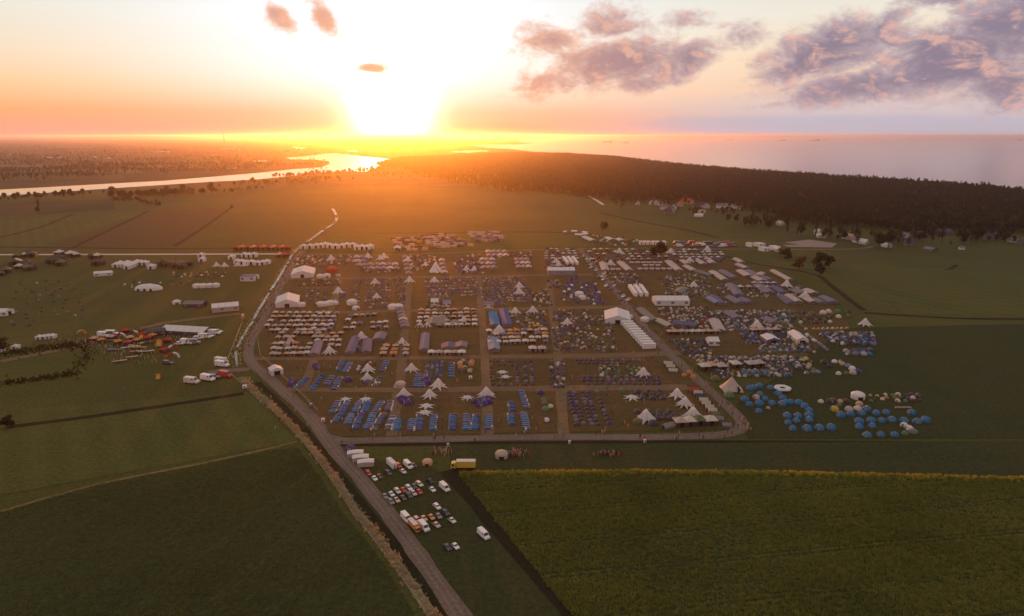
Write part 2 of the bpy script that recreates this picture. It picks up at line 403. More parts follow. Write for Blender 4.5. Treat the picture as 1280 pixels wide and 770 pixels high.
ribbon('road', [(-120, 319), (0, 318.5), (180, 318), (370, 317.5)], 7.5, G_concrete, .15)
ribbon('road', [(370, 317.5), (430, 318.2), (500, 318.4), (620, 314), (720, 311.3), (900, 311.6), (1060, 311.5), (1090, 308)], 6, G_track, .13)
ribbon('road', [(735, 244.5), (745, 250), (754, 256)], 6, G_concrete, .13)
ribbon('road', [(260, 466), (292, 463), (312, 462)], 6, G_road, .17)
for t in ([(318, 448.5), (480, 447.5), (640, 446), (780, 444), (850, 441)], [(338, 393), (480, 389), (640, 386), (790, 383.5)],
          [(358, 349), (480, 347), (620, 345), (740, 343)], [(345, 487), (500, 487.5), (640, 486), (860, 484)]):
    ribbon('track', t, [5, 8], G_track, .115)
for a, b in (((425, 350), (380, 485)), ((512, 350), (490, 545)), ((598, 345), (610, 545)), ((686, 350), (705, 545))):
    ribbon('track', [a, ((a[0] + b[0]) / 2 + 2, (a[1] + b[1]) / 2), b], 5, G_track, .108)
ribbon('track', [(0, 640), (120, 606), (250, 580), (340, 560), (372, 552)], 1.6, mat('dry_grass_verge', (.16, .12, .045), .95, .05, .3, .4), .12)
ribbon('track', [(0, 452), (60, 440), (130, 425), (200, 405), (300, 392)], 6, G_track, .11)

# drainage ditches: dark lines across the meadows
for pts, w in (([(-60, 308), (100, 310), (200, 311), (300, 310)], 5), ([(0, 297), (50, 284), (92, 267.5)], 4), ([(88, 311), (140, 286), (186, 263.5)], 4), ([(218, 308), (255, 284), (290, 259)], 4),
               ([(750, 266), (800, 277), (860, 288), (910, 301)], 5), ([(420, 293), (560, 291), (700, 291), (830, 306), (1010, 304)], 5), ([(1026, 346), (1050, 366), (1080, 388)], 3.5), ([(1130, 336), (1146, 350), (1200, 372), (1290, 392)], 3),
               ([(1080, 391), (1200, 398), (1320, 399)], 3), ([(10, 534), (120, 520), (240, 502), (305, 492)], 3), ([(1128, 334), (1180, 338), (1196, 331)], 3), ([(1180, 344), (1230, 358), (1300, 370)], 3),
               ([(560, 588), (620, 655), (716, 775), (740, 800)], 5), ([(425, 556), (700, 554), (930, 553), (1300, 556)], 2.5), ([(905, 320), (950, 331), (1000, 339), (1026, 346)], 3)):
    ribbon('ditch', pts, w * 1.35, G_ditch, .09 + .0004 * len(pts))

# hills on the horizon
M_hill = mat('hill_woods', (.06, .06, .05), .95, .02, .3, .002)
def hills(x0, x1, y, hmax, seed, depth=5000):
    r = random.Random(seed); n = 70; rows = []
    ph = [r.uniform(0, 6.3) for _ in range(5)]
    for j in range(7):
        t = j / 6; row = []
        for i in range(n + 1):
            u = i / n; e = min(1, u * 6, (1 - u) * 6)
            hh = hmax * e * math.sin(math.pi * t) * (.62 + .16 * math.sin(7 * u + ph[0]) + .12 * math.sin(17 * u + ph[1]) + .06 * math.sin(41 * u + ph[2] + t * 3) + .03 * math.sin(97 * u + ph[3]))
            row.append((x0 + (x1 - x0) * u, y + depth * t, hh - 1))
        rows.append(row)
    mb = MB(); mb.loft(rows, 0, False)
    tag(link('hills', mb.mesh('hills', M_hill, True)), kind='structure')
hills(-42000, 1500, 30000, 128, 3); hills(-30000, 9000, 41000, 146, 5); hills(-2000, 26000, 52000, 148, 8, 4000); hills(1000, 14000, 46000, 120, 9, 3000)

# ------------------------------------------------------------------ scattering (stuff only)
def template_collection(name, meshes):
    c = bpy.data.collections.new(name)
    for i, me in enumerate(meshes):
        c.objects.link(bpy.data.objects.new('%s_%02d' % (name, i), me))
    return c
def scatter(name, pts, coll, nvar, label=None):
    """pts: (x, y, z, scale, rot) -> one stuff object; instances made by geometry nodes"""
    me = bpy.data.meshes.new(name); me.from_pydata([(p[0], p[1], p[2]) for p in pts], [], [])
    for an, k in (('scl', 3), ('rot', 4)):
        a = me.attributes.new(an, 'FLOAT', 'POINT'); a.data.foreach_set('value', [p[k] for p in pts])
    a = me.attributes.new('idx', 'INT', 'POINT'); a.data.foreach_set('value', [rnd.randrange(nvar) for _ in pts])
    o = link(name, me); tag(o, label, kind='stuff')
    ng = bpy.data.node_groups.new(name + '_scatter', 'GeometryNodeTree')
    ng.interface.new_socket('Geometry', in_out='INPUT', socket_type='NodeSocketGeometry')
    ng.interface.new_socket('Geometry', in_out='OUTPUT', socket_type='NodeSocketGeometry')
    n = ng.nodes; l = ng.links
    gi = n.new('NodeGroupInput'); go = n.new('NodeGroupOutput')
    iop = n.new('GeometryNodeInstanceOnPoints'); ci = n.new('GeometryNodeCollectionInfo')
    ci.inputs['Collection'].default_value = coll; ci.inputs['Separate Children'].default_value = True; ci.inputs['Reset Children'].default_value = True
    def na(nm, t):
        x = n.new('GeometryNodeInputNamedAttribute'); x.data_type = t; x.inputs['Name'].default_value = nm; return x.outputs['Attribute']
    cx = n.new('ShaderNodeCombineXYZ'); l.new(na('rot', 'FLOAT'), cx.inputs[2])
    er = n.new('FunctionNodeEulerToRotation'); l.new(cx.outputs[0], er.inputs[0])
    l.new(gi.outputs[0], iop.inputs['Points']); l.new(ci.outputs[0], iop.inputs['Instance'])
    iop.inputs['Pick Instance'].default_value = True
    l.new(na('idx', 'INT'), iop.inputs['Instance Index']); l.new(er.outputs[0], iop.inputs['Rotation']); l.new(na('scl', 'FLOAT'), iop.inputs['Scale'])
    l.new(iop.outputs[0], go.inputs[0])
    md = o.modifiers.new('scatter', 'NODES'); md.node_group = ng
    return o
def inside(x, y, poly):
    c = False; j = len(poly) - 1
    for i in range(len(poly)):
        xi, yi = poly[i][0], poly[i][1]; xj, yj = poly[j][0], poly[j][1]
        if (yi > y) != (yj > y) and x < (xj - xi) * (y - yi) / (yj - yi) + xi: c = not c
        j = i
    return c
def fill(poly, step, jit=.45, keep=None, smin=.75, smax=1.3):
    x0 = min(p[0] for p in poly); x1 = max(p[0] for p in poly); y0 = min(p[1] for p in poly); y1 = max(p[1] for p in poly)
    out = []; y = y0; r = random.Random(int(x0 * 7 + y1))
    while y < y1:
        x = x0
        while x < x1:
            px, py = x + r.uniform(-jit, jit) * step, y + r.uniform(-jit, jit) * step
            if inside(px, py, poly) and (keep is None or keep(px, py, r)):
                out.append((px, py, 0.0, r.uniform(smin, smax), r.uniform(0, 6.28)))
            x += step
        y += step
    return out

def leaf_mat(name, c, var=.35, trans=.3):
    mt = bpy.data.materials.new(name); mt.use_nodes = True
    N, L, new, ln, m, ramp, mix, sst = nodes_of(mt.node_tree)
    b = N['Principled BSDF']; b.inputs['Roughness'].default_value = .8; b.inputs['Specular IOR Level'].default_value = .1
    g = new('ShaderNodeNewGeometry'); n = new('ShaderNodeTexNoise'); ln(g.outputs['Position'], n.inputs['Vector']); n.inputs['Scale'].default_value = .035; n.inputs['Detail'].default_value = 4
    n2 = new('ShaderNodeTexNoise'); ln(g.outputs['Position'], n2.inputs['Vector']); n2.inputs['Scale'].default_value = .6
    f = m('ADD', m('MULTIPLY', n.outputs[0], .6), m('MULTIPLY', n2.outputs[0], .4))
    ln(ramp(f, [(.32, tuple(x * (1 - var) for x in c)), (.68, tuple(x * (1 + var) for x in (c[0] * 1.15, c[1], c[2])))]), b.inputs['Base Color'])
    tr = new('ShaderNodeBsdfTranslucent'); ln(b.inputs['Base Color'].links[0].from_socket, tr.inputs[0]); ms = new('ShaderNodeMixShader'); ms.inputs[0].default_value = trans
    ln(b.outputs[0], ms.inputs[1]); ln(tr.outputs[0], ms.inputs[2]); ln(ms.outputs[0], N['Material Output'].inputs[0])
    return mt
L_pine = leaf_mat('pine_foliage', (.056, .048, .020)); L_leaf = leaf_mat('broadleaf_foliage', (.058, .052, .018)); L_olive = leaf_mat('olive_foliage', (.12, .092, .025))
L_bark = mat('bark', (.10, .07, .05), .9, .1, .2, 3)
def leaf_quads(mb, cx, cy, cz, rx, rz, n, size, r, mi=1, shell=.55):
    for _ in range(n):
        while True:
            d = Vector((r.uniform(-1, 1), r.uniform(-1, 1), r.uniform(-1, 1)))
            if shell < d.length <= 1: break
        p = Vector((cx + d.x * rx, cy + d.y * rx, cz + d.z * rz))
        nn = (d.normalized() + Vector((r.uniform(-.8, .8), r.uniform(-.8, .8), r.uniform(-.3, .9)))).normalized()
        a = nn.orthogonal().normalized(); b = nn.cross(a); ang = r.uniform(0, 6.28)
        a, b = a * math.cos(ang) + b * math.sin(ang), b * math.cos(ang) - a * math.sin(ang)
        s1 = size * r.uniform(.6, 1.3); s2 = size * r.uniform(.4, .9)
        mb.poly([p - a * s1, p + b * s2, p + a * s1, p - b * s2], mi)
def tree_parts(kind, seed, h=15.0, dens=1.0):
    """returns (trunk MB, crown MB)"""
    r = random.Random(seed); tr = MB(); cr = MB()
    if kind == 'pine':
        tr.cyl((0, 0, 0), (r.uniform(-.3, .3), r.uniform(-.3, .3), h * .86), .26, .08, 5)
        for k in range(7):
            z = h * (.50 + .46 * k / 6); w = 3.0 * math.sin(math.pi * (.2 + .66 * k / 6)) + .3
            for _ in range(3):
                a = r.uniform(0, 6.28); d = w * r.uniform(.15, .55)
                leaf_quads(cr, math.cos(a) * d, math.sin(a) * d, z + r.uniform(-.6, .6), w * .62, .95, int(9 * dens), .75, r, 0, .3)
    elif kind == 'poplar':
        tr.cyl((0, 0, 0), (0, 0, h * .9), .3, .06, 6)
        for k in range(16):
            z = h * (.1 + .86 * k / 15); w = 1.7 * math.sin(math.pi * min(.97, .18 + .8 * k / 15)) + .25
            a = r.uniform(0, 6.28)
            leaf_quads(cr, math.cos(a) * .35, math.sin(a) * .35, z, w, 1.4, int(16 * dens), .5, r, 0, .35)
    else:
        wide = 1.35 if kind == 'bush' else 1.0
        th = h * (.12 if kind == 'bush' else .34)
        tr.cyl((0, 0, 0), (0, 0, th), .30 * h / 13, .20 * h / 13, 6)
        for k in range(6):
            a = k * 1.05 + r.uniform(-.3, .3)
            tr.cyl((0, 0, th * .92), (math.cos(a) * h * .2, math.sin(a) * h * .2, h * r.uniform(.55, .74)), .15 * h / 13, .04, 4)
        for k in range(12):
            a = r.uniform(0, 6.28); d = h * .22 * wide * math.sqrt(r.uniform(0, 1)); z = h * r.uniform(.26 if kind == 'bush' else .36, .86)
            d *= 1.0 - max(0, (z / h - .6)) * 1.3
            rad = h * r.uniform(.12, .19)
            leaf_quads(cr, math.cos(a) * d, math.sin(a) * d, z, rad * wide, rad * .9, int(24 * dens), .058 * h, r, 0, .45)
    return tr, cr
def tree_mesh(kind, seed, lm, h=15.0, dens=1.0):
    t, c = tree_parts(kind, seed, h, dens)
    i = len(t.v); t.v += c.v; t.f += [tuple(i + k for k in f) for f in c.f]; t.mi = [0] * len(t.mi) + [1] * len(c.f)
    return t.mesh('woodland_tree', [L_bark, lm])
FC = template_collection('woodland_tree', [tree_mesh('pine', k, L_pine, 16 + k % 3) for k in range(4)] + [tree_mesh('oak', 20 + k, L_leaf if k else L_olive, 13 + k) for k in range(3)])

FOREST = pxs([(470, 207), (560, 229), (640, 241), (700, 242), (735, 248), (760, 252), (800, 252), (850, 252), (900, 258), (950, 266), (975, 276), (1040, 285), (1090, 286), (1120, 292), (1200, 292), (1290, 294), (1450, 298)]) + \
         [p + Vector((0, 10, 0)) for p in reversed(pxs([(705, 193.5), (770, 198.5), (840, 207.5), (900, 213.5), (960, 218.5), (1080, 227), (1180, 234), (1280, 241.5), (1420, 253)]))] + pxs([(640, 193), (560, 197), (500, 199.5)])
r_ = random.Random(4)
glade = [(r_.uniform(-200, 1400), r_.uniform(1100, 3200), r_.uniform(15, 45)) for _ in range(26)]
def fkeep(x, y, r):
    for gx, gy, gr in glade:
        if (x - gx) ** 2 + ((y - gy) * .5) ** 2 < gr * gr: return r.random() < .25
    if x < -40 and y < 2600: return r.random() < .35 + .5 * max(0, (y - 1700) / 900)
    return r.random() < .96
fp = fill(FOREST, 7.0, .5, fkeep, .5, 1.15)
scatter('forest', fp, FC, 7, 'dark coastal pine forest between the meadows and the sea')

# scattered woods and hedgerows of the far plain
far_pts = []
r_ = random.Random(11)
def band(x0, x1, y0, y1, n, blob=14, s=(.45, .95)):
    for _ in range(int(n * .55)):
        c = at(r_.uniform(x0, x1), r_.uniform(y0, y1)); k = r_.randint(4, blob)
        ln_ = r_.choice((0, 0, 1))
        for _k in range(k):
            if ln_: dx, dy = r_.uniform(-90, 90), r_.uniform(-6, 6)
            else: dx, dy = r_.gauss(0, 26), r_.gauss(0, 26)
            far_pts.append((c.x + dx * (c.y / 2000), c.y + dy * 1.4, 0, r_.uniform(*s), r_.uniform(0, 6.28)))
band(-60, 400, 186, 196, 230); band(-60, 330, 196, 208, 260); band(-60, 130, 210, 226, 130); band(100, 320, 206, 216, 130); band(330, 410, 200, 208, 40); band(-80, 480, 178, 186, 260, 10, (.6, 1.2)); band(440, 700, 178, 190, 200, 10)
band(470, 640, 203, 226, 60, 12)
bad = [pxs(river), sea_pts]
far_pts = [p for p in far_pts if not any(inside(p[0], p[1], b) for b in bad)]
scatter('far_woods', far_pts, FC, 7, 'hedgerows and small woods of the plain beyond the river')
# ------------------------------------------------------------------ crops and reeds in the nearest fields
def blade_mesh(name, n, rad, h, w, mt, seed, droop=.5):
    r = random.Random(seed); mb = MB()
    for _ in range(n):
        a = r.uniform(0, 6.28); d = rad * math.sqrt(r.random()); x, y = math.cos(a) * d, math.sin(a) * d
        b = r.uniform(0, 6.28); hh = h * r.uniform(.6, 1.1); k = r.uniform(.1, droop) * hh
        tx, ty = math.cos(b) * k, math.sin(b) * k; nx, ny = -math.sin(b) * w, math.cos(b) * w
        mb.poly([(x - nx, y - ny, 0), (x + nx, y + ny, 0), (x + tx * .4 + nx, y + ty * .4 + ny, hh * .65), (x + tx * .4 - nx, y + ty * .4 - ny, hh * .65)])
        mb.poly([(x + tx * .4 - nx, y + ty * .4 - ny, hh * .65), (x + tx * .4 + nx, y + ty * .4 + ny, hh * .65), (x + tx, y + ty, hh)])
    return mb.mesh(name, mt)
L_crop = leaf_mat('crop_leaves', (.185, .212, .048), .26, .35); L_crop2 = leaf_mat('dark_crop_leaves', (.125, .145, .044), .2, .3)
L_reed = leaf_mat('dry_reeds', (.46, .39, .23), .22)
CC = template_collection('crop', [blade_mesh('crop', 24, .6, .8, .045, L_crop, k) for k in range(5)])
CD = template_collection('low_crop', [blade_mesh('low_crop', 20, .7, .4, .055, L_crop2, 30 + k) for k in range(5)])
CR = template_collection('reeds', [blade_mesh('reeds', 20, .6, 1.3, .05, L_reed, 60 + k, .35) for k in range(4)])
def row_fill(poly, step, ang, gap=1.0, seed=1, s=(.8, 1.2), skip=.05):
    """plants in drilled rows at an angle"""
    r = random.Random(seed); c, s_ = math.cos(ang), math.sin(ang)
    loc = [(p[0] * c + p[1] * s_, -p[0] * s_ + p[1] * c) for p in poly]
    u0, u1 = min(p[0] for p in loc), max(p[0] for p in loc); v0, v1 = min(p[1] for p in loc), max(p[1] for p in loc)
    out = []; v = v0
    while v < v1:
        u = u0
        while u < u1:
            uu, vv = u + r.uniform(-.3, .3) * step, v + r.uniform(-.22, .22) * gap
            x, y = uu * c - vv * s_, uu * s_ + vv * c
            tr_ = (vv - v0) % 17.0                                   # tractor tramlines, thin and thick patches
            thin = .82 + .3 * (.5 + .25 * math.sin(x * .061 + 1.3 * math.sin(y * .043)) + .25 * math.sin(y * .09 + 2 * math.sin(x * .037)))
            if not (tr_ < .65 or 1.9 < tr_ < 2.55) and r.random() > skip + .25 * (1.12 - thin) and inside(x, y, poly): out.append((x, y, 0, r.uniform(*s) * thin, r.uniform(0, 6.28)))
            u += step
        v += gap
    return out
crop_poly = pxs([(572, 592), (640, 591), (800, 590), (960, 591), (1120, 595), (1420, 602), (1420, 830), (764, 830), (716, 770)])
sheet('crop_field', crop_poly, G_soil, .10)
def wob(x, y, r): return True
scatter('crop', row_fill(crop_poly, .72, .15, .92, 5, (.7, 1.25)), CC, 5, 'tall green crop with a golden edge filling the near field')
L_edge = leaf_mat('golden_edge_leaves', (.38, .35, .05), .2, .5)  # bright yellow plants added to give the crop a golden far edge
CE = template_collection('golden_edge', [blade_mesh('golden_edge', 22, .6, 1.0, .05, L_edge, 120 + k) for k in range(4)])
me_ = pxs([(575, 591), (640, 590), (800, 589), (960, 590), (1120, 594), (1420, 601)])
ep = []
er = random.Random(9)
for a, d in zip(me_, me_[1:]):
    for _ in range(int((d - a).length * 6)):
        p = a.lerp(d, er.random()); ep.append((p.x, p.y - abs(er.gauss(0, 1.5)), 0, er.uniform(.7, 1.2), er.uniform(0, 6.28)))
scatter('golden_edge', ep, CE, 4, 'yellow plants giving the green crop its golden far edge')
low_poly = pxs([(-140, 655), (0, 640), (120, 606), (250, 581), (345, 562), (372, 560), (402, 600), (428, 640), (456, 674), (486, 715), (516, 765), (560, 840), (-140, 840)])
sheet('crop_field', low_poly, G_soil, .10)
ribbon('ditch', [(322, 478), (352, 506), (380, 536), (406, 569), (432, 604), (458, 638), (486, 672), (512, 706), (553, 768), (574, 800)], 3.2, G_ditch, .118)
scatter('low_crop', row_fill(low_poly, .82, 1.25, 1.05, 6, (.7, 1.3), .08), CD, 5, 'low dark crop in drilled rows filling the near field')
G_reedbed = field_mat('reed_bed', (.27, .23, .13), (.22, .18, .10), (.30, .26, .15), s1=.05, s2=.3, s3=1.0)
# canal beside the road: open water upstream, dry reeds downstream
canal_up = [(296.5, 459), (295, 440), (300, 428), (306, 417), (309.5, 411), (315.4, 403), (321, 391.7), (329, 378.6), (339, 362), (346.6, 350.7), (359, 329), (367, 316), (378.6, 306), (387.5, 300), (402.5, 289), (417.5, 279), (421, 271), (416, 261)]
_, qc = ribbon('canal', canal_up, [1.3, 4.0], M_river, .2)
canal_dn = [(303, 473), (322, 492), (346, 514), (368, 536), (391, 562.5), (421, 602), (444, 638), (471, 671), (502, 713), (545, 775), (560, 800)]
_, qd = ribbon('canal', canal_dn, 2.8, G_reedbed, .125)
rp = []
rr = random.Random(21)
for i in range(len(qd) - 1):
    a, b = qd[i], qd[i + 1]; t = (b - a).normalized(); nx, ny = -t.y, t.x; n = int((b - a).length * 8)
    for _ in range(n):
        k = rr.random(); o_ = rr.gauss(0, .85); p = a.lerp(b, k)
        if math.sin(p.y * .21) + math.sin(p.y * .083 + 1) > 1.55 and rr.random() < .6: continue
        rp.append((p.x + nx * o_, p.y + ny * o_, 0, rr.uniform(.5, .95), rr.uniform(0, 6.28)))
for i in range(len(qc) - 1):
    a, b = qc[i], qc[i + 1]; t = (b - a).normalized(); nx, ny = -t.y, t.x; n = int((b - a).length * .9)
    for _ in range(n):
        p = a.lerp(b, rr.random()); o_ = rr.choice((-1, 1)) * rr.uniform(1.2, 2.6)
        if rr.random() < .5: o_ = rr.uniform(-1.5, 1.5)
        rp.append((p.x + nx * o_, p.y + ny * o_, 0, rr.uniform(.5, 1.0), rr.uniform(0, 6.28)))
scatter('reeds', rp, CR, 4, 'pale dry reeds along the canal beside the gravel road')
for t_, ln_ in ((.04, 9), (.16, 5), (.25, 12), (.37, 9), (.45, 14), (.55, 20), (.62, 9), (.68, 26), (.76, 30), (.85, 40)):     # earth causeways and overgrown stretches
    k = int(t_ * (len(qc) - 1)); a, b = qc[k], qc[k + 1]; d = (b - a).normalized(); n_ = Vector((-d.y, d.x, 0)); c = (a + b) / 2; h_ = ln_ / 2
    sheet('causeway', [c + n_ * 4 + d * h_, c - n_ * 4 + d * h_ * .7, c - n_ * 4 - d * h_, c + n_ * 4 - d * h_ * .8], G_grass, .26)

# ------------------------------------------------------------------ camp: kinds of tent, built once each and copied
PAL = dict(white=(.78, .73, .68), cream=(.68, .60, .48), beige=(.50, .42, .32), peach=(.62, .40, .26), orange=(.62, .26, .07), red=(.50, .05, .04), pink=(.56, .43, .37),
           blue=(.065, .105, .26), bright_blue=(.035, .20, .40), sky_blue=(.24, .28, .38), purple=(.085, .045, .20), violet=(.15, .13, .23), lilac=(.22, .19, .25), plum=(.115, .068, .095),
           grey=(.235, .215, .20), dark_grey=(.07, .07, .08), brown=(.10, .07, .05), olive=(.16, .16, .07), green=(.12, .24, .08), yellow=(.60, .42, .06), black=(.02, .02, .022), teal=(.05, .25, .30))
MATS = {}
def C(c, rough=.75):
    if c not in MATS: MATS[c] = mat('fabric_' + c, PAL[c], rough, .25, .10, .6, .25, 2.0, trans=.22)
    return MATS[c]
def paint(c):
    k = 'paint_' + c
    if k not in MATS: MATS[k] = mat(k, PAL[c], .35, .5, .06, 1.5)
    return MATS[k]
M_glass = mat('window_glass', (.03, .035, .04), .08, .6); M_tyre = mat('tyre_rubber', (.025, .025, .025), .8, .2); M_pole = mat('steel_pole', (.35, .34, .33), .4, .5, 0, 1, 0, 1, 0, .6)
M_dark = mat('tent_interior', (.03, .026, .024), .95, .05)
MESH = {}
def cached(key, fn):
    if key not in MESH: MESH[key] = fn()
    return MESH[key]

def g_dome(c, d=1.0):
    """geodesic pole dome: fly with a facetted crown, door panel, pole sleeves"""
    def fly():
        mb = MB(); rings = []
        for z, r in ((0, 1.5), (.45, 1.46), (.95, 1.22), (1.35, .78), (1.58, .22)):
            rings.append([(r * (1 + .05 * math.cos(4 * t)) * math.cos(t), r * (1 + .05 * math.cos(4 * t)) * math.sin(t), z) for t in [k * math.pi / 5 for k in range(10)]])
        mb.loft(rings); mb.f.append(tuple(range(40, 50))); mb.mi.append(0)
        return mb.mesh('dome_fly', C(c), True)
    def door():
        mb = MB(); a0 = -math.pi / 2
        rings = [[(1.54 * k * math.cos(a0 + t), 1.54 * k * math.sin(a0 + t), z) for t in (-.34, -.12, .12, .34)] for z, k in ((.02, 1.0), (.5, .985), (.98, .84), (1.2, .68))]
        mb.loft(rings, 0, False); return mb.mesh('dome_door', C('grey' if c != 'grey' else 'white'))
    def poles():
        mb = MB()
        for a in (.785, 2.356):
            P = [Vector((1.52 * k * math.cos(a), 1.52 * k * math.sin(a), z)) for k, z in ((1, 0), (.98, .48), (.82, 1.0), (.52, 1.4), (0, 1.66), (-.52, 1.4), (-.82, 1.0), (-.98, .48), (-1, 0))]
            for p, q_ in zip(P, P[1:]): mb.cyl(p, q_, .03, .03, 3, 0, False)
        return mb.mesh('dome_poles', M_pole)
    return [('fly', cached(('dfly', c), fly), None), ('door', cached(('ddoor', c), door), None), ('pole_frame', cached('dpoles', poles), None)]
def g_tunnel(c, porch='white'):
    def fly():
        mb = MB(); rings = []
        for y, r in ((-2.0, .92), (-1.0, 1.08), (0, 1.12), (1.2, 1.0), (2.1, .62)):
            rings.append([(r * .92 * math.cos(t), y, r * 1.45 * math.sin(t)) for t in [k * math.pi / 7 for k in range(8)]])
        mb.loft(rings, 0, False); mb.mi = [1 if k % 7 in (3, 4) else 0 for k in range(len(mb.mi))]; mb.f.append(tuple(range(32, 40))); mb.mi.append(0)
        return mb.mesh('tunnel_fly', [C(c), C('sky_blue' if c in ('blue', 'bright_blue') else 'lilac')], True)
    def por():
        mb = MB(); rings = []
        for y, r in ((-3.0, .66), (-2.75, .84), (-2.02, .95)):
            rings.append([(r * .92 * math.cos(t), y, r * 1.45 * math.sin(t)) for t in [k * math.pi / 7 for k in range(8)]])
        mb.loft(rings, 0, False); mb.f.append(tuple(range(0, 8))); mb.mi.append(0)
        return mb.mesh('tunnel_porch', C(porch), True)
    return [('fly', cached(('tfly', c), fly), None), ('porch', cached(('tpor', porch), por), None)]
def g_pavilion(c, side='beige'):
    def roof():
        mb = MB(); a = 2.0; rings = []
        for z, r in ((1.75, a * 1.06), (1.98, a), (2.35, a * .62), (2.75, a * .28), (3.15, .05)):
            rings.append([(-r, -r, z), (0, -r * .97, z + .02), (r, -r, z), (r * .97, 0, z), (r, r, z), (0, r * .97, z), (-r, r, z), (-r * .97, 0, z)])
        mb.loft(rings); mb.f.append(tuple(range(32, 40))); mb.mi.append(0)
        return mb.mesh('pavilion_roof', C(c))
    def wall():
        mb = MB(); a = 1.86
        for k in range(4):
            an = k * math.pi / 2; ca, sa = math.cos(an), math.sin(an)
            w = lambda x, y, z: (x * ca - y * sa, x * sa + y * ca, z)
            if k == 0:
                mb.poly([w(-a, -a, 0), w(-.6, -a, 0), w(-.6, -a, 1.8), w(-a, -a, 1.8)]); mb.poly([w(.6, -a, 0), w(a, -a, 0), w(a, -a, 1.8), w(.6, -a, 1.8)])
                mb.poly([w(-.6, -a + .25, 0), w(.6, -a + .25, 0), w(.6, -a + .25, 1.8), w(-.6, -a + .25, 1.8)], 1)
            else: mb.poly([w(-a, -a, 0), w(a, -a, 0), w(a, -a, 1.8), w(-a, -a, 1.8)])
        return mb.mesh('pavilion_wall', [C(side), M_dark])
    return [('roof', cached(('proof', c), roof), None), ('wall', cached(('pwall', side), wall), None)]
def g_ridge(c, L_=9.0, W_=4.5, hh=2.6, wl=1.5, side='grey'):
    """long ridge tent or awning"""
    def roof():
        mb = MB(); e = .25; n = max(2, int(L_ / 3))
        for s in (-1, 1):
            for k in range(n):
                y0, y1 = -L_ / 2 - e + (L_ + 2 * e) * k / n, -L_ / 2 - e + (L_ + 2 * e) * (k + 1) / n
                ym = (y0 + y1) / 2; sag = .10
                pts = [(s * (W_ / 2 + e), y0, wl - .1), (s * (W_ / 2 + e), y1, wl - .1), (0, y1, hh), (0, y0, hh)]
                mid = [(s * (W_ / 2 + e), ym, wl - .1 - sag), (0, ym, hh - sag)]
                if s < 0: mb.poly([pts[0], mid[0], mid[1], pts[3]][::-1]); mb.poly([mid[0], pts[1], pts[2], mid[1]][::-1])
                else: mb.poly([pts[0], mid[0], mid[1], pts[3]]); mb.poly([mid[0], pts[1], pts[2], mid[1]])
        return mb.mesh('ridge_roof', C(c))
    def wall():
        mb = MB(); x, y = W_ / 2, L_ / 2
        mb.poly([(-x, -y, 0), (x, -y, 0), (x, -y, wl), (0, -y, hh - .1), (-x, -y, wl)]); mb.poly([(x, y, 0), (-x, y, 0), (-x, y, wl), (0, y, hh - .1), (x, y, wl)])
        mb.poly([(x, -y, 0), (x, y, 0), (x, y, wl), (x, -y, wl)]); mb.poly([(-x, y, 0), (-x, -y, 0), (-x, -y, wl), (-x, y, wl)])
        mb.poly([(-.7, -y - .03, 0), (.7, -y - .03, 0), (.5, -y - .03, wl * .95), (-.5, -y - .03, wl * .95)], 1)
        return mb.mesh('ridge_wall', [C(side), M_dark])
    k = (L_, W_, hh, wl)
    return [('roof', cached(('rroof', c) + k, roof), None), ('wall', cached(('rwall', side) + k, wall), None)]
def g_star(c, n=8, Rr=6.5, hh=6.2, low=False):
    """stretched star shade: one mast, concave sail drawn down to long pegged points"""
    key = ('star', c, n, Rr, hh, low)
    def sail():
        mb = MB(); N_ = n * 2; rings = []
        for f in (0.03, .22, .45, .7, 1.0):
            ring = []
            for k in range(N_):
                a = k * 2 * math.pi / N_ + .2
                tip = k % 2 == 0
                rr_ = Rr * f if tip else Rr * (f if f < .25 else .20 + (f - .22) * .20)
                z = hh * (1 - f) ** 1.35 + (0.08 if tip else (1.25 if not low else .5) * f)
                ring.append((rr_ * math.cos(a), rr_ * math.sin(a), max(.1, z)))
            rings.append(ring)
        mb.loft(rings); return mb.mesh('star_sail', C(c))
    def mast():
        mb = MB(); mb.cyl((0, 0, 0), (0, 0, hh + .35), .07, .05, 5); return mb.mesh('mast', M_pole)
    def guys():
        mb = MB()
        for k in range(n):
            a = k * 2 * math.pi / n + .2
            mb.cyl((Rr * .93 * math.cos(a), Rr * .93 * math.sin(a), 0), (Rr * .97 * math.cos(a), Rr * .97 * math.sin(a), .32), .06, .06, 4)
        return mb.mesh('star_pegs', M_pole)
    return [('sail', cached(key, sail), None), ('mast', cached(('mast', hh), mast), None), ('ground_pegs', cached(('pegs', n, Rr), guys), None)]
